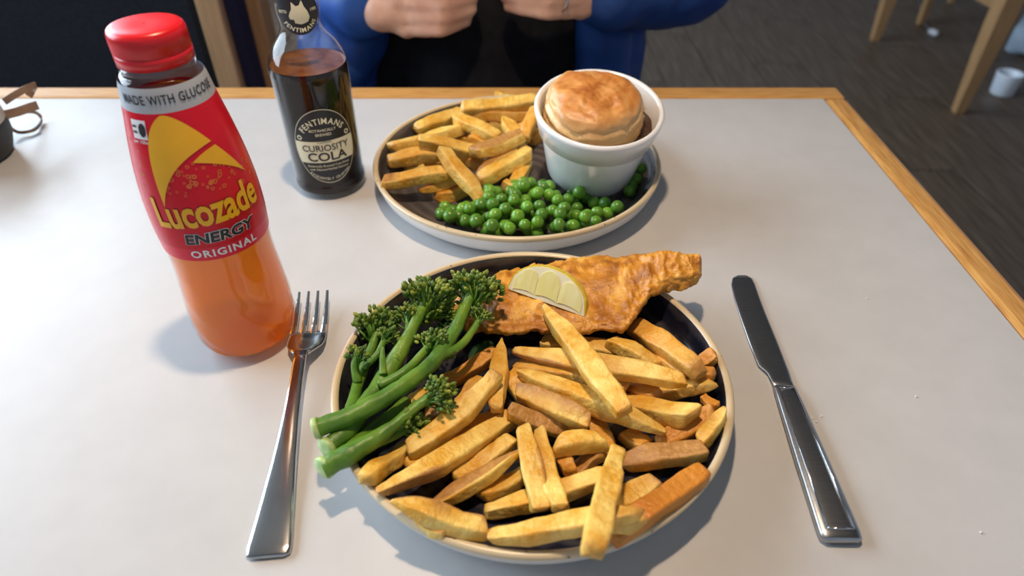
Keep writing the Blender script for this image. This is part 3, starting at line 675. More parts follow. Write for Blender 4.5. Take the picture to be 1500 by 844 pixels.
# ------------------------------------------------------------------ print on bottles: letters and shapes bent round the bottle
def text_geo(txt, size, bold=0.0, sx=1.0, shear=0.0, space=1.0):
    cu = bpy.data.curves.new('t', 'FONT'); cu.body = txt; cu.size = size; cu.align_x = 'CENTER'; cu.align_y = 'CENTER'; cu.offset = bold*size; cu.shear = shear; cu.space_character = space; cu.resolution_u = 3
    ob = bpy.data.objects.new('t', cu); C.objects.link(ob)
    dg = bpy.context.evaluated_depsgraph_get(); me = bpy.data.meshes.new_from_object(ob.evaluated_get(dg))
    V = [(v.co.x*sx, v.co.y) for v in me.vertices]; F = [tuple(p.vertices) for p in me.polygons]
    bpy.data.objects.remove(ob); bpy.data.curves.remove(cu); bpy.data.meshes.remove(me)
    return V, F
def poly_geo(pts):
    t = tessellate_polygon([[Vector((x, y, 0)) for x, y in pts]])
    return list(pts), [tuple(f) for f in t]
def disc_geo(cx, cy, r, n=20, ry=None, r_in=None):
    ry = ry or r; P0 = [(cx+r*math.cos(2*math.pi*k/n), cy+ry*math.sin(2*math.pi*k/n)) for k in range(n)]
    if r_in is None: return P0, [tuple(range(n))]
    q = r_in/r; P1 = [(cx+(x-cx)*q, cy+(y-cy)*q) for x, y in P0]
    return P0+P1, [(k, (k+1) % n, n+(k+1) % n, n+k) for k in range(n)]
def arc_text(txt, size, R, cx, cy, mid, top=True, bold=0.02, gap=0.12, sx=1.0):
    V = []; F = []; gl = []; tot = 0.0
    for ch in txt:
        if ch == ' ': gl.append((None, size*0.3)); tot += size*0.3; continue
        v, f = text_geo(ch, size, bold, sx); w_ = max(x for x, y in v)-min(x for x, y in v); gl.append(((v, f), w_)); tot += w_
    tot += gap*size*(len(txt)-1); pos = -tot/2
    for g, w_ in gl:
        ph = (pos+w_/2)/R; pos += w_+gap*size
        if g is None: continue
        an = mid - ph if top else mid + ph; rot = an-math.pi/2 if top else an+math.pi/2; c, s = math.cos(rot), math.sin(rot); o = len(V)
        xm = (max(x for x, y in g[0])+min(x for x, y in g[0]))/2
        V += [(cx+R*math.cos(an)+(x-xm)*c-y*s, cy+R*math.sin(an)+(x-xm)*s+y*c) for x, y in g[0]]; F += [tuple(k+o for k in q) for q in g[1]]
    return V, F
def wrap(name, geo, rfun, z0, ang, off, m, parent, tilt=0.0, u0=0.0):
    bm = bmesh.new(); c, s = math.cos(tilt), math.sin(tilt)
    vs = [bm.verts.new((u0+x*c-y*s, x*s+y*c, 0)) for x, y in geo[0]]
    for f in geo[1]:
        try: bm.faces.new([vs[i] for i in f])
        except ValueError: pass
    us = [v.co.x for v in bm.verts]; ws = [v.co.y for v in bm.verts]
    for ax, vals, stp in ((0, us, 0.0018), (1, ws, 0.003)):
        x = math.ceil(min(vals)/stp)*stp
        while x < max(vals):
            no = (1, 0, 0) if ax == 0 else (0, 1, 0); co = (x, 0, 0) if ax == 0 else (0, x, 0)
            bmesh.ops.bisect_plane(bm, geom=bm.verts[:]+bm.edges[:]+bm.faces[:], plane_co=co, plane_no=no, dist=1e-7); x += stp
    for v in bm.verts:
        z = z0+v.co.y; r = rfun(z); a = ang + v.co.x/r; r += off
        v.co = Vector((r*math.sin(a), -r*math.cos(a), z))
    bmesh.ops.recalc_face_normals(bm, faces=bm.faces[:])
    return bm_obj(name, bm, m, parent)
def prof_fun(prof):
    zs = [z for r, z in prof]; rs = [r for r, z in prof]
    return lambda z: float(np.interp(z, zs, rs))
def refine(prof, per=5):
    pts, _ = smooth_path([(r, 0, z) for r, z in prof], [0]*len(prof), per); return [(max(0.0005, p.x), p.z) for p in pts]

def clear(name, tint, gl_rough=0.05, amount=0.9):
    m = bpy.data.materials.new(name); m.use_nodes = True; nt = m.node_tree; N = nt.nodes.new; nt.nodes.clear()
    out = N('ShaderNodeOutputMaterial'); tr = N('ShaderNodeBsdfTransparent'); tr.inputs[0].default_value = c4(tint); gl = N('ShaderNodeBsdfGlossy'); gl.inputs['Roughness'].default_value = gl_rough
    # thin wall: the same Schlick reflectance from either side
    lw = N('ShaderNodeLayerWeight'); lw.inputs['Blend'].default_value = 0.5
    pw = N('ShaderNodeMath'); pw.operation = 'POWER'; pw.inputs[1].default_value = 5.0
    ma = N('ShaderNodeMath'); ma.operation = 'MULTIPLY_ADD'; ma.inputs[1].default_value = 0.90; ma.inputs[2].default_value = 0.05
    lnk(nt, lw.outputs['Facing'], pw.inputs[0]); lnk(nt, pw.outputs[0], ma.inputs[0])
    mx = N('ShaderNodeMixShader'); lnk(nt, ma.outputs[0], mx.inputs[0]); lnk(nt, tr.outputs[0], mx.inputs[1]); lnk(nt, gl.outputs[0], mx.inputs[2]); lnk(nt, mx.outputs[0], out.inputs[0]); return m
M['pet'] = clear('clear_plastic', (0.97, 0.97, 0.97))
M['glass'] = clear('clear_glass', (0.93, 0.95, 0.95), 0.03)
def drink(name, col, trans_col, mixf):
    m, nt, b = base_mat(name, 0.08, 0, 0.4); N = nt.nodes.new; out = nt.nodes['Material Output']
    nz = N('ShaderNodeTexNoise'); nz.inputs['Scale'].default_value = 20; rp = N('ShaderNodeValToRGB'); rp.color_ramp.elements[0].color = c4(tuple(x*.94 for x in col)); rp.color_ramp.elements[1].color = c4(col)
    lnk(nt, nz.outputs['Fac'], rp.inputs[0]); lnk(nt, rp.outputs[0], b.inputs['Base Color'])
    b.inputs['Subsurface Weight'].default_value = 1.0; b.inputs['Subsurface Radius'].default_value = (1.0, 0.45, 0.15); b.inputs['Subsurface Scale'].default_value = 0.02
    tr = N('ShaderNodeBsdfTransparent'); tr.inputs[0].default_value = c4(trans_col); mx = N('ShaderNodeMixShader'); mx.inputs[0].default_value = mixf
    lnk(nt, b.outputs[0], mx.inputs[1]); lnk(nt, tr.outputs[0], mx.inputs[2]); lnk(nt, mx.outputs[0], out.inputs[0]); return m
M['orange_drink'] = drink('orange_drink', (1.0, 0.27, 0.02), (1.0, 0.56, 0.17), 0.46)
M['cola'] = plain('dark_cola', (0.012, 0.005, 0.003), 0.35, spec=0.1)
M['cola_top'] = noisy('cola_surface', [(0.10, 0.030, 0.008), (0.22, 0.07, 0.015)], 60, 0.15)
M['red'] = plain('red_label_film', (0.66, 0.006, 0.022), 0.25, spec=0.3)
M['red_low'] = plain('bright_red_band', (0.78, 0.02, 0.05), 0.25, spec=0.3)
M['cap'] = plain('red_cap_plastic', (0.68, 0.008, 0.014), 0.30, spec=0.5)
M['silver'] = plain('silver_grey_print', (0.42, 0.44, 0.47), 0.35)
M['ink'] = plain('black_print', (0.012, 0.013, 0.018), 0.4)
M['white_ink'] = plain('white_print', (0.80, 0.78, 0.78), 0.4)
M['yellow_ink'] = plain('yellow_print', (0.86, 0.44, 0.010), 0.3)
M['orange_ink'] = plain('orange_print', (0.82, 0.30, 0.015), 0.3)
M['bubble_ink'] = plain('bubble_print', (0.74, 0.16, 0.035), 0.3)
M['dark_red'] = plain('dark_red_print', (0.34, 0.006, 0.02), 0.3)
M['cream_ink'] = plain('cream_print', (0.74, 0.71, 0.50), 0.45)

# ---- plastic drink bottle
LX, LY = -0.1850, 0.3420
bt = empty('plastic_drink_bottle', (LX, LY, T)); tag(bt, 'tall plastic bottle of orange drink with red label and red cap', 'bottle')
lp = refine([(.0265, .0015), (.030, .004), (.0325, .012), (.0336, .024), (.0332, .038), (.0322, .052), (.0312, .066), (.0309, .078), (.0315, .090), (.0322, .104), (.0318, .122), (.0300, .140), (.0275, .156), (.0248, .170), (.0229, .180), (.0216, .188), (.0200, .1915), (.0183, .1925), (.0181, .1975)], 5)
LR = prof_fun(lp)
V = []; F = []; n = 96
for r, z in lp:
    for i in range(n):
        a = 2*math.pi*i/n; fl_ = math.exp(-z/0.008)
        rr = r - 0.0016*fl_*(0.5-0.5*math.cos(5*a)) + 0.0004*math.sin(9*a+z*300)*math.exp(-((z-0.02)/0.03)**2)
        V.append((rr*math.cos(a), rr*math.sin(a), z + 0.003*fl_*(0.5-0.5*math.cos(5*a))))
for k in range(len(lp)-1):
    for i in range(n): F.append((k*n+i, k*n+(i+1) % n, (k+1)*n+(i+1) % n, (k+1)*n+i))
V.append((0, 0, .007)); F += [((i+1) % n, i, len(V)-1) for i in range(n)]
mk('bottle_body', V, F, M['pet'], bt)
liq = [(max(.001, r-.0007), z) for r, z in lp if .006 < z < .178]; V, F = lathe([(.0005, .0085)] + liq + [(.0005, .1781)], 64); mk('drink', V, F, M['orange_drink'], bt)
ANG = math.atan2(LX, -(-LY)) * 0.0 + math.atan2(-LX, LY)     # label faces the diner
def band(name, z0, z1, off, m, parent):
    n_ = max(4, int((z1-z0)/0.003)); V, F = lathe([(LR(z0+(z1-z0)*i/n_)+off, z0+(z1-z0)*i/n_) for i in range(n_+1)], 96); return mk(name, V, F, m, parent)
ZB, ZT = .0885, .1900
lab = band('label', ZB+.009, ZT-.0125, .0004, M['red'], bt)
band('label_foot', ZB, ZB+.009, .0004, M['red_low'], lab); band('label_band', ZT-.0125, ZT, .0004, M['silver'], lab)
wrap('lettering', text_geo('MADE WITH GLUCOSE', .0066, .014, .70, 0, 1.1), LR, ZT-.0060, ANG, .0007, M['ink'], lab)
wrap('lettering', text_geo('ORIGINAL', .0070, .03, 1.05, 0, 1.2), LR, ZB+.0050, ANG+.05, .0007, M['white_ink'], lab)
wrap('lettering_edge', text_geo('ENERGY', .0092, .070, 1.15, .12), LR, ZB+.0158, ANG+.04, .0006, M['white_ink'], lab)
wrap('lettering', text_geo('ENERGY', .0092, .035, 1.15, .12), LR, ZB+.0158, ANG+.04, .0009, M['ink'], lab)
wrap('lettering_edge', text_geo('Lucozade', .0250, .042, 0.66, 0, 1.0), LR, ZB+.0325, ANG, .0006, M['dark_red'], lab, 0.02)
wrap('lettering', text_geo('Lucozade', .0250, .028, 0.66, 0, 1.0), LR, ZB+.0325, ANG, .0009, M['yellow_ink'], lab, 0.02)
# the two sweeping leaf shapes above the name
def bez(p0, p1, p2, n=14): return [((1-t)**2*p0[0]+2*t*(1-t)*p1[0]+t*t*p2[0], (1-t)**2*p0[1]+2*t*(1-t)*p1[1]+t*t*p2[1]) for t in [i/n for i in range(n+1)]]
sw = bez((-.0225, -.024), (-.024, .016), (-.008, .0265)) + bez((-.008, .0265), (-.002, .029), (.0125, .0085))[1:] + bez((.0125, .0085), (-.013, .004), (-.0225, -.024))[1:-1]
wrap('swoosh', poly_geo(sw), LR, .1500, ANG, .0007, M['yellow_ink'], lab)
sw2 = bez((.0000, .0005), (.006, .005), (.0140, .0060)) + bez((.0140, .0060), (.021, -.003), (.0290, -.0165))[1:] + bez((.0290, -.0165), (.016, -.004), (.0000, .0005))[1:-1]
wrap('swoosh', poly_geo(sw2), LR, .1500, ANG, .0007, M['yellow_ink'], lab)
rb = random.Random(5); BV = []; BF = []
for i in range(70):
    x = rb.gauss(0, .011); y = rb.uniform(-.015, .0) - abs(x)*0.4 + 0.001; r = rb.uniform(.0005, .00125)
    if rb.random() < .25: x = rb.choice((-1, 1))*rb.uniform(.024, .034); y = rb.uniform(-.036, .012)
    g = disc_geo(x, y, r, 12, None, r*0.55); o_ = len(BV); BV += g[0]; BF += [tuple(k+o_ for k in f) for f in g[1]]
wrap('bubble_print', (BV, BF), LR, .1500, ANG, .0006, M['bubble_ink'], lab)['kind'] = 'stuff'
wrap('panel', poly_geo([(-.0045, -.005), (.0045, -.005), (.0045, .005), (-.0045, .005)]), LR, .1690, ANG-.86, .0006, M['white_ink'], lab)
wrap('panel_mark', disc_geo(.0022, 0, .0021, 16, .0036), LR, .1690, ANG-.86, .0009, M['ink'], lab)
wrap('panel_mark', poly_geo([(-.0038, .001), (-.0012, .001), (-.0012, .0022), (-.0038, .0022)]), LR, .1690, ANG-.86, .0009, M['ink'], lab)
wrap('panel_mark', poly_geo([(-.0038, -.002), (-.0012, -.002), (-.0012, -.0008), (-.0038, -.0008)]), LR, .1690, ANG-.86, .0009, M['ink'], lab)
wrap('panel_text', text_geo('per 100ml', .0026, .01), LR, .1625, ANG-.86, .0006, M['white_ink'], lab)
# cap
V, F = lathe([(.0180, .1935), (.0190, .1940), (.0190, .1962), (.0183, .1968), (.0181, .1975)], 64); mk('neck_ring', V, F, M['pet'], bt)
cp = MB(); n = 180
cp.add(lathe([(.0178, .1972), (.0190, .1972), (.0191, .2022), (.0186, .2030)], 96))
mk('tamper_band', cp.V, cp.F, M['cap'], bt)
V = []; F = []; pr = [(.0183, .2030), (.0190, .2034), (.0190, .2105), (.0188, .2124), (.0183, .2140), (.0172, .2150), (.0150, .2154), (.0060, .2152), (.0005, .2151)]
for q, (r, z) in enumerate(pr):
    for i in range(n): a = 2*math.pi*i/n; r2 = r - (0.00035 if (i % 2 and q in (1, 2)) else 0); V.append((r2*math.cos(a), r2*math.sin(a), z))
for k in range(len(pr)-1):
    for i in range(n): F.append((k*n+i, k*n+(i+1) % n, (k+1)*n+(i+1) % n, (k+1)*n+i))
mk('cap', V, F, M['cap'], bt)

# ---- glass cola bottle
GX, GY = -0.1695, 0.5440
gb = empty('glass_cola_bottle', (GX, GY, T)); tag(gb, 'glass bottle of dark cola with black and cream oval label', 'bottle')
gp = refine([(.0270, .0008), (.0300, .0022), (.0320, .007), (.0322, .012), (.0312, .018), (.0314, .040), (.0318, .080), (.0322, .104), (.0322, .112), (.0306, .121), (.0262, .1305), (.0200, .1385), (.0166, .1445), (.0160, .150), (.0176, .160), (.0172, .172), (.0146, .188), (.0134, .200), (.0146, .2015), (.0146, .206), (.0130, .2075)], 4)
GR = prof_fun(gp)
V, F = lathe([(.0005, .004)] + gp, 80); mk('glass', V, F, M['glass'], gb)
lq = [(r-.0009, z) for r, z in gp if .007 < z < .1185]
V, F = lathe([(.0005, .0068)] + lq, 64); mk('cola', V, F, M['cola'], gb)
V, F = lathe([(lq[-1][0], lq[-1][1]), (.0005, lq[-1][1]+.0002)], 64); mk('cola_surface', V, F, M['cola_top'], gb)
GA = math.atan2(-GX, GY) + 0.02
zc = .0535
ol = wrap('label', disc_geo(0, 0, .0268, 64, .0355), GR, zc, GA, .0004, M['ink'], gb)
wrap('label_ring', disc_geo(0, 0, .0262, 64, .0347, .0258), GR, zc, GA, .0006, M['cream_ink'], ol)
cr_ = [(x, y) for x, y in [(.0256*math.cos(a), .034*math.sin(a)) for a in [2*math.pi*k/72 for k in range(72)]] if -.0145 < y < .0075]
rt = sorted([p for p in cr_ if p[0] > 0], key=lambda p: p[1]); lf = sorted([p for p in cr_ if p[0] < 0], key=lambda p: -p[1])
wrap('label_panel', poly_geo(rt+lf), GR, zc, GA, .0006, M['cream_ink'], ol)
wrap('lettering', text_geo('CURIOSITY', .0082, .012, 0.98), GR, zc-.0008, GA, .0009, M['ink'], ol)
wrap('lettering', text_geo('COLA', .0112, .02, 1.12), GR, zc-.0092, GA, .0009, M['ink'], ol)
wrap('lettering', text_geo('CLASSIC', .0030, .005, 1.1), GR, zc+.0052, GA, .0009, M['ink'], ol)
wrap('lettering', arc_text('FENTIMANS', .0074, .0215, 0, -.0010, math.pi/2, True, .02, .14, .9), GR, zc+.0035, GA, .0007, M['cream_ink'], ol)
wrap('lettering', text_geo('BOTANICALLY', .0034, .01), GR, zc+.0158, GA, .0007, M['cream_ink'], ol)
wrap('lettering', text_geo('BREWED', .0034, .01), GR, zc+.0118, GA, .0007, M['cream_ink'], ol)
wrap('lettering', text_geo('Botanically Brewed Cola Drink', .0029, .006), GR, zc-.0176, GA, .0007, M['cream_ink'], ol)
wrap('lettering', text_geo('with Natural Herbal Extracts', .0029, .006), GR, zc-.0210, GA, .0007, M['cream_ink'], ol)
wrap('lettering', arc_text('EXQUISITELY CRAFTED', .0032, .0245, 0, .0, -math.pi/2, False, .01, .12), GR, zc-.0062, GA, .0007, M['cream_ink'], ol)
for sx in (-1, 1): wrap('scroll', disc_geo(sx*.0205, .0095, .0022, 16, None, .0012), GR, zc, GA, .0007, M['cream_ink'], ol)
nl = wrap('neck_label', disc_geo(0, 0, .0172, 48, .0165), GR, .1605, GA, .0005, M['ink'], gb)
dog = [(-.0075,-.002),(-.0062,.0008),(-.0048,.0030),(-.0040,.0085),(-.0012,.0052),(.0012,.0056),(.0034,.0092),(.0046,.0045),(.0066,.0008),(.0078,-.0040),(.0060,-.0075),(.0010,-.0090),(-.0036,-.0078),(-.0042,-.0050),(-.0070,-.0046)]
wrap('emblem', poly_geo(dog), GR, .1610, GA, .0008, M['cream_ink'], nl)
wrap('lettering', arc_text('FENTIMANS', .0046, .0136, 0, 0, -math.pi/2, False, .025, .14), GR, .1610, GA, .0008, M['cream_ink'], nl)
wrap('lettering', text_geo('ESTD', .0030, .02), GR, .1620, GA, .0008, M['cream_ink'], nl, 0, -.0118)
wrap('lettering', text_geo('1905', .0030, .02), GR, .1620, GA, .0008, M['cream_ink'], nl, 0, .0118)
M['emboss'] = clear('embossed_glass', (0.75, 0.80, 0.82), 0.25)
wrap('embossed_lettering', text_geo('BOTANICALLY BREWED', .0060, .03), GR, .1135, GA-1.0, .0008, M['emboss'], gb)

# ------------------------------------------------------------------ small pot with ribbon at the left edge, crumbs
pt = empty('small_pot', (-0.540, 0.590, T)); tag(pt, 'small dark pot with a cream collar and brown ribbon', 'pot')
M['potdark'] = plain('dark_pot_glaze', (0.02, 0.022, 0.024), 0.5); M['cream'] = plain('cream_collar', (0.52, 0.49, 0.44), 0.6); M['ribbon'] = noisy('brown_ribbon', [(0.15, 0.085, 0.05), (0.24, 0.15, 0.09)], 60, 0.5)
V, F = lathe([(.001, 0), (.034, 0), (.040, .004), (.046, .020), (.047, .034), (.045, .040)], 48); mk('pot_body', V, F, M['potdark'], pt)
V, F = lathe([(.0462, .034), (.0466, .036), (.0452, .050), (.043, .058), (.041, .058), (.042, .048), (.001, .046)], 48); mk('collar', V, F, M['cream'], pt)
def ribbon(pts, wd, name):
    pp, _ = smooth_path(pts, [0]*len(pts), 8); rings = []
    for i, p in enumerate(pp):
        d = (pp[min(i+1, len(pp)-1)]-pp[max(i-1, 0)]).normalized(); u = Vector((0, 0.35, 1)); u = (u-d*u.dot(d)).normalized(); nn = d.cross(u)*.0006
        rings.append([p+u*wd+nn, p-u*wd+nn, p-u*wd-nn, p+u*wd-nn])
    V, F = loft(rings); mk(name, V, F, M['ribbon'], pt, smooth=False)
def loc(px, py, h): return P(px, py, h) - Vector(pt.location)
ribbon([loc(6, 149, .050), loc(20, 140, .052), loc(38, 130, .054), loc(52, 125, .055), loc(48, 131, .048), loc(42, 141, .042)], .0032, 'ribbon')
ribbon([loc(8, 168, .038), loc(25, 164, .038), loc(42, 158, .038), loc(55, 154, .037)], .0042, 'ribbon')
ribbon([loc(12, 172, .030), loc(30, 165, .022), loc(52, 165, .012), loc(61, 176, .003), loc(50, 190, .0035), loc(28, 194, .004), loc(14, 186, .010)], .0016, 'loop_shadow')  # thin brown strip modelled in place of the ribbon loop's shadow on the table
M['crumb'] = plain('white_crumb', (0.8, 0.8, 0.78), 0.6)
rc = random.Random(3); cm = bpy.data.meshes.new('crumb'); cm.from_pydata([v*0.0009*(1+.3*noise.noise(v*2)) for v in ICO1[0]], [], ICO1[1]); cm.materials.append(M['crumb'])
for x, y in ((1190,612),(1196,618),(1188,620),(1203,610),(1270,437),(1342,581),(1437,780)):
    o = bpy.data.objects.new('crumb', cm); C.objects.link(o); o.location = P(x, y, .0006); o.scale = (1, .7, .6); o.rotation_euler = (0, 0, rc.uniform(0, 6))
    tag(o, 'tiny white crumb beside the knife handle' if x < 1210 else 'tiny white crumb alone on the bare laminate near the oak edging', 'crumb', 'crumbs on the table')

# ------------------------------------------------------------------ bench behind the table
BY = 1.15
bn = empty('bench', (-1.05, BY+.1, 0)); tag(bn, 'charcoal upholstered bench with a pale wooden end frame', 'bench')
def bbox(name, lo, hi, m, bevel=.0, seg=2):
    o = box(name, lo, hi, m, bn, bevel, seg); o.location = Vector(o.location)-Vector(bn.location); return o
xr = PY(302, 60, BY).x
bbox('backrest', (-1.7, BY, .40), (xr, BY+.12, T+.22), M['charcoal'], .012)
bbox('seat', (-1.7, .82, .30), (xr-.02, BY-.002, .42), M['charcoal'], .015)
xa, xb = PY(303, 60, BY).x, PY(337, 60, BY).x
bbox('post', (xa, BY-.005, 0), (xb, BY+.05, T+.30), M['beech'], .003)
bbox('side_panel', (xb+.001, BY+.01, .1), (PY(355, 60, BY).x, BY+.06, T+.30), M['navy_fabric'], .003)
xa, xb = PY(374, 60, BY+.10).x, PY(402, 60, BY+.10).x
bbox('post', (xa, BY+.07, 0), (xb, BY+.12, T+.30), M['chair_wood'], .003)
pa, pb = PY(352, 25, BY+.09), PY(398, 128, BY+.09); d = pb-pa
o = box('brace', (-.014, -.012, -d.length/2-.05), (.014, .012, d.length/2+.05), M['beech'], bn, .002); o.location = (pa+pb)/2-Vector(bn.location); o.rotation_euler = (0, math.atan2(-d.x, -d.z)+0, 0)
for x in (-1.6, -1.0): bbox('leg', (x, .86, 0), (x+.05, .91, .30), M['beech']); bbox('leg', (x, BY+.02, 0), (x+.05, BY+.07, .40), M['beech'])

# ------------------------------------------------------------------ chairs
def chair(foot, rz, label, wd=.44, dp=.44, wood='chair_wood', sh=.45):
    t = empty('wooden_chair', foot, rz); tag(t, label, 'chair', 'oak chairs')
    for x, y, hh in ((0, 0, sh-.03), (wd, 0, sh-.03), (0, dp, .84), (wd, dp, .84)):
        rings = []
        for z, hw in ((0, .013), (.02, .0145), (sh-.05, .024), (sh-.03, .025)) + (((.84, .016),) if hh > .5 else ()):
            rings.append([(x+hw*a, y+hw*b_, z) for a, b_ in ((-1, -.8), (-.8, -1), (.8, -1), (1, -.8), (1, .8), (.8, 1), (-.8, 1), (-1, .8))])
        V, F = loft(rings); mk('leg', V, F, M[wood], t, smooth=False)
    box('seat', (-.03, -.03, sh-.03), (wd+.03, dp-.03, sh), M[wood], t, .008)
    box('stretcher', (.01, dp*.5-.012, .20), (wd-.01, dp*.5+.012, .235), M[wood], t, .003)
    for x in (0, wd): box('side_stretcher', (x-.009, .02, .20), (x+.009, dp-.02, .235), M[wood], t, .003)
    box('backrest', (.0, dp-.012, .66), (wd, dp+.012, .82), M[wood], t, .006)
    return t
def F0(px, py): 
    p = P(px, py, -T); return Vector((p.x, p.y, 0))
nt_o = empty('neighbour_table', F0(1402, 165)); tag(nt_o, 'neighbouring table on tapered oak legs, one beside the white tub', 'table')
TW, TD = 1.2, .72
for x, y in ((0, 0), (0, TD), (TW, 0), (TW, TD)):
    V, F = loft([[(x+hw*a, y+hw*b_, z) for a, b_ in ((-1, -1), (1, -1), (1, 1), (-1, 1))] for z, hw in ((0, .014), (.01, .016), (.30, .029), (T-.09, .033), (T-.03, .033))]); mk('leg', V, F, M['chair_wood'], nt_o, smooth=False)
for lo, hi in (((.034, -.012, T-.09), (TW-.034, .012, T-.03)), ((.034, TD-.012, T-.09), (TW-.034, TD+.012, T-.03)), ((-.012, .034, T-.09), (.012, TD-.034, T-.03)), ((TW-.012, .034, T-.09), (TW+.012, TD-.034, T-.03))): box('apron', lo, hi, M['chair_wood'], nt_o, .002)
box('table_top', (-.04, -.04, T-.03), (TW+.04, TD+.04, T), M['laminate'], nt_o, .004)
chair(F0(1427, 88), math.radians(3), 'oak chair tucked behind the tapered leg of the neighbouring table')
chair(F0(1392, 4), math.radians(-5), 'oak chair farthest from the table, beyond the cable')
p = F0(1466, 137); t = empty('white_tub', p); tag(t, 'small white round tub on the floor behind the oak chair leg', 'tub')
V, F = lathe([(.001, .002), (.036, .0), (.040, .004), (.045, .075), (.047, .080), (.044, .082), (.040, .076), (.036, .01), (.001, .008)], 32); mk('tub_body', V, F, plain('white_plastic', (.60, .66, .74), .4), t)
p = F0(1500, 96); rng = []
for z, a, b_ in ((0, .05, .04), (.02, .085, .06), (.10, .095, .065), (.2, .075, .05), (.26, .05, .025), (.29, .045, .012)):
    rng.append([(a*math.cos(q)*(1+.1*math.sin(3*q+z*20)), b_*math.sin(q), z+.01*math.sin(2*q)) for q in [2*math.pi*k/24 for k in range(24)]])
V, F = loft(rng); o = mk('cloth_bag', V, F, noisy('pale_blue_cloth', [(.36, .46, .58), (.50, .60, .72)], 12, .8), None, p + Vector((.08, .12, 0))); tag(o, 'pale blue cloth bag on the floor under the oak chair', 'bag')
c0 = F0(1364, 52); cb = empty('cable', c0); tag(cb, 'thin grey cable with a white plug on the floor', 'cable')
pp, rr = smooth_path([Vector((0, 0, .008)), F0(1354, 35)-c0+Vector((0, 0, .005)), F0(1347, 12)-c0+Vector((0, 0, .005)), F0(1344, -15)-c0+Vector((0, 0, .005))], [.004]*4, 6)
V, F = tube(pp, rr, 8); mk('wire', V, F, plain('grey_cable', (.12, .12, .12), .5), cb)
V, F = tube([(-.004, .02, .014), (0, .004, .015), (.006, -.016, .015), (.009, -.026, .014)], [.010, .014, .014, .009], 14); mk('plug', V, F, plain('white_plug', (.62, .64, .68), .4), cb)

# ------------------------------------------------------------------ person across the table
def capsules(parts, voxel, smooth_it=3, disp=0.0, dscale=12.0):
    bm = bmesh.new()
    for a, b_, ra, rb_ in parts:
        a = Vector(a); b_ = Vector(b_); d = b_-a; L_ = max(d.length, 1e-5); q = d.to_track_quat('Z', 'Y').to_matrix() if d.length > 1e-5 else Matrix.Identity(3); n = 14
        prof = [(max(1e-4, ra*math.cos(t)), -ra*math.sin(t)) for t in [math.pi/2*(1-k/5)*0.98 for k in range(6)]] + [(max(1e-4, rb_*math.cos(t)), L_+rb_*math.sin(t)) for t in [math.pi/2*k/5*0.98 for k in range(6)]]
        vs = [[bm.verts.new(a + q @ Vector((r*math.cos(2*math.pi*i/n), r*math.sin(2*math.pi*i/n), z))) for i in range(n)] for r, z in prof]
        for k in range(len(vs)-1):
            for i in range(n): bm.faces.new((vs[k][i], vs[k][(i+1) % n], vs[k+1][(i+1) % n], vs[k+1][i]))
        bm.faces.new(vs[0][::-1]); bm.faces.new(vs[-1])
    me = bpy.data.meshes.new('tmp'); bm.to_mesh(me); bm.free(); ob = bpy.data.objects.new('tmp', me); C.objects.link(ob)
    md = ob.modifiers.new('r', 'REMESH'); md.mode = 'VOXEL'; md.voxel_size = voxel
    sm = ob.modifiers.new('s', 'SMOOTH'); sm.factor = 0.5; sm.iterations = smooth_it
    res = bpy.data.meshes.new_from_object(ob.evaluated_get(bpy.context.evaluated_depsgraph_get()))
    bpy.data.objects.remove(ob); bpy.data.meshes.remove(me)
    if disp:
        co = [v.co.copy() for v in res.vertices]; no = [v.normal.copy() for v in res.vertices]; out = []
        for p, q in zip(co, no):
            n_ = noise.noise(Vector((p.x*dscale, p.y*dscale, p.z*dscale*0.45)))+0.5*noise.noise(p*dscale*2.2); out += list(p + q*disp*n_)
        res.vertices.foreach_set('co', out); res.update()
    res.polygons.foreach_set('use_smooth', [True]*len(res.polygons))
    return res
BX, BYp = -0.045, 0.985       # body centre
Z = lambda h: T+h
RH = lambda px, py, y: PY(px, py, y)
skinp = []
def limb(pts, rad):
    for i in range(len(pts)-1): skinp.append((pts[i], pts[i+1], rad[i], rad[i+1]))
elR = Vector((-.275, .985, Z(.055))); elL = Vector((.245, .975, Z(.065))); shR = Vector((BX-.19, 1.02, Z(.33))); shL = Vector((BX+.19, 1.02, Z(.33)))
wrR = PY(538, 2, .842); wrL = PY(880, -6, .846)
limb([shR, elR, wrR], [.05, .04, .027]); limb([shL, elL, wrL], [.05, .04, .027])
# right hand: loose fist, knuckles towards the table
hand_rows = [((596,43),(645,45),(682,31),(664,24),.0085), ((588,23),(648,26),(689,14),(668,8),.0092), ((584,2),(650,6),(692,-6),(670,-12),.0095), ((582,-20),(648,-15),(690,-26),(668,-32),.0092)]
for mc, pi_, di, tp, r in hand_rows:
    a, b_, c, d = PY(*mc, .812), PY(*pi_, .793), PY(*di, .818), PY(*tp, .838); limb([a, b_, c, d], [r*1.08, r, r*.93, r*.82]); limb([wrR + (a-wrR)*.25, a], [.017, r*1.35])
limb([wrR, PY(585, -38, .815), PY(630, -52, .80), PY(668, -46, .80)], [.018, .014, .0105, .009])
skinp.append((PY(560, 15, .828), PY(592, 18, .822), .026, .022))
# left hand: fingers pointing across
hand_rows = [((850,17),(802,20),(766,15),(743,10),.0080), ((852,0),(806,2),(765,-3),(738,-6),.0088), ((850,-18),(804,-16),(768,-20),(742,-22),.0092), ((846,-36),(800,-34),(766,-36),(744,-36),.0090)]
for mc, pi_, di, tp, r in hand_rows:
    a, b_, c, d = PY(*mc, .826), PY(*pi_, .798), PY(*di, .806), PY(*tp, .820); limb([a, b_, c, d], [r*1.08, r, r*.93, r*.8]); limb([wrL + (a-wrL)*.25, a], [.017, r*1.3])
limb([wrL, PY(848, -52, .82), PY(800, -62, .80), PY(765, -56, .80)], [.018, .014, .0105, .009])
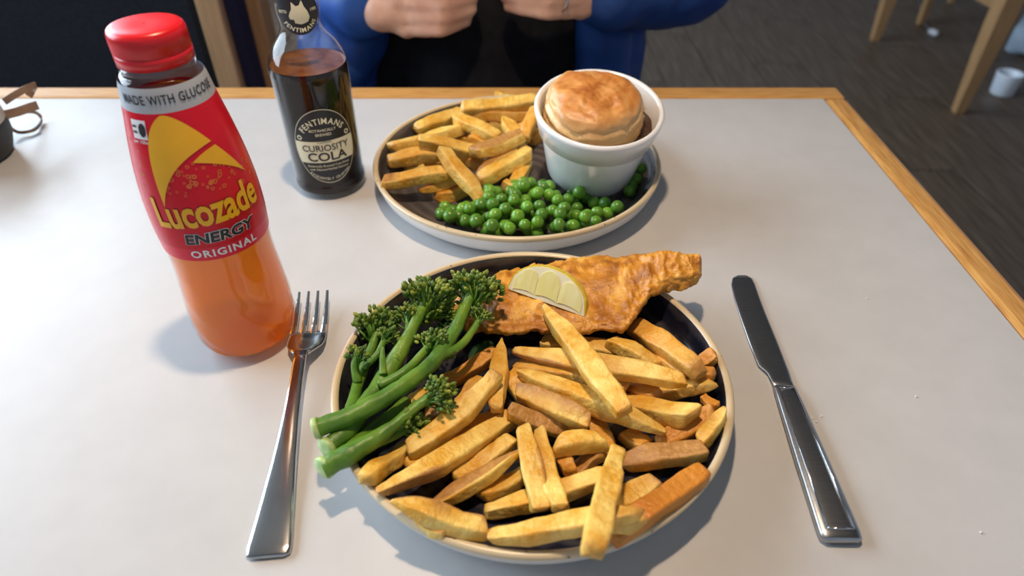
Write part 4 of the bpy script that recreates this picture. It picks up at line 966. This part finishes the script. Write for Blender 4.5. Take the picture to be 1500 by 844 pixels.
# trunk, neck, head, legs
limb([(BX, 1.03, Z(-.22)), (BX, 1.03, Z(.05)), (BX, 1.05, Z(.24)), (BX, 1.05, Z(.40)), (BX, 1.03, Z(.47))], [.13, .115, .12, .06, .055])
limb([shR, shL], [.06, .06])
limb([(BX, 1.015, Z(.52)), (BX, 1.025, Z(.60))], [.075, .088]); limb([(BX, .965, Z(.50)), (BX, .985, Z(.55))], [.045, .06]); limb([(BX, .935, Z(.553)), (BX, .948, Z(.585))], [.013, .009])
for s in (-1, 1):
    limb([(BX+s*.086, 1.03, Z(.545)), (BX+s*.088, 1.035, Z(.575))], [.012, .014])
    limb([(BX+s*.10, 1.02, Z(-.22)), (BX+s*.13, .62, Z(-.21)), (BX+s*.13, .66, .09)], [.085, .062, .045]); limb([(BX+s*.13, .66, .05), (BX+s*.14, .52, .035)], [.04, .03])
me = capsules(skinp, .0042, 3)
mskin = noisy('skin', [(0.46, 0.24, 0.165), (0.60, 0.36, 0.26)], 35, 0.5, Subsurface_Weight=0.1); me.materials.append(mskin)
org = Vector((BX, 1.03, 0)); me.transform(Matrix.Translation(-org))
pe = bpy.data.objects.new('person', me); C.objects.link(pe); pe.location = org
tag(pe, 'seated person in a blue jacket over a black top, hands raised together', 'person')
def cloth(name, parts, m, vox=.007, disp=.004, ds=14):
    me = capsules(parts, vox, 4, disp, ds); me.materials.append(m); me.transform(Matrix.Translation(-org)); o = bpy.data.objects.new(name, me); C.objects.link(o); o.parent = pe; return o
cloth('black_top', [((BX-.06, 1.02, Z(-.22)), (BX-.06, 1.02, Z(.26)), .155, .14), ((BX+.06, 1.02, Z(-.22)), (BX+.06, 1.02, Z(.26)), .155, .14), ((BX, .97, Z(-.20)), (BX, 1.0, Z(.22)), .14, .13)], noisy('black_knit', [(.004, .004, .006), (.009, .009, .013)], 60, .9, spec=.2), .008, .003)
mj = noisy('blue_jacket_shell', [(.008, .038, .17), (.014, .068, .29)], 9, .55, spec=.35)
jp = []
for sx, ex in ((-1, -.012), (1, -.0)):
    x0 = BX + sx*.165 + (-.012 if sx < 0 else .0)
    jp += [((x0+sx*.012, .905, Z(-.26)), (x0-sx*.01, .915, Z(.26)), .040, .035), ((x0+sx*.028, .96, Z(-.26)), (x0+sx*.015, .98, Z(.27)), .050, .048), ((x0+sx*.025, 1.06, Z(-.26)), (x0+sx*.02, 1.06, Z(.28)), .06, .06)]
jp += [((BX-.12, 1.13, Z(-.26)), (BX-.10, 1.12, Z(.30)), .07, .06), ((BX+.12, 1.13, Z(-.26)), (BX+.10, 1.12, Z(.30)), .07, .06), ((BX, 1.14, Z(-.26)), (BX, 1.13, Z(.32)), .07, .06)]
cuR = wrR + (elR-wrR)*.06; cuL = wrL + (elL-wrL)*.04
jp += [(shR, elR, .072, .060), (elR, cuR, .060, .043), (shL, elL, .075, .062), (elL, cuL, .062, .040), (shR, (BX, 1.06, Z(.38)), .07, .06), (shL, (BX, 1.06, Z(.38)), .07, .06)]
jp += [(elR+Vector((.03, -.03, -.02)), (BX-.215, .90, Z(-.10)), .05, .045), (elR+Vector((.09, -.07, 0)), (BX-.19, .885, Z(-.03)), .045, .04)]
cloth('jacket', jp, mj, .007, .0065, 16)
cloth('trousers', [((BX+s*.10, 1.02, Z(-.225)), (BX+s*.13, .64, Z(-.215)), .097, .075) for s in (-1, 1)] + [((BX+s*.13, .63, Z(-.22)), (BX+s*.13, .67, .12), .074, .06) for s in (-1, 1)] + [((BX-.08, 1.06, Z(-.24)), (BX+.08, 1.06, Z(-.24)), .12, .12)], noisy('dark_denim', [(.01, .013, .03), (.02, .026, .05)], 60, .8), .009, .002)
mh = noisy('brown_hair', [(.03, .018, .01), (.07, .042, .022)], 40, .6, stretch=(6, 6, 1))
cloth('hair', [((BX, 1.04, Z(.61)), (BX, 1.055, Z(.63)), .092, .085), ((BX, 1.07, Z(.54)), (BX, 1.06, Z(.60)), .07, .085)], mh, .007, .003, 40)
V, F = lathe([(.0103, -.002), (.0112, -.0015), (.0114, 0), (.0112, .0015), (.0103, .002), (.0098, 0), (.0103, -.002)], 32)
rp0 = PY(822, 2, .8045); ro = mk('ring', V, F, M['steel'], pe); ro.location = rp0-org; dd = PY(806, 2, .798)-PY(852, 0, .826); ro.rotation_euler = dd.to_track_quat('Z', 'Y').to_euler()
sh_m = plain('dark_shoe', (.015, .015, .015), .5)
cloth('shoes', [((BX+s*.13, .67, .05), (BX+s*.14, .51, .038), .052, .038) for s in (-1, 1)], sh_m, .007, 0)
# the person's own chair
pc = chair(Vector((BX-.21, .95, 0)), 0, 'oak chair the person in the blue jacket sits on', .42, .36, sh=.37);
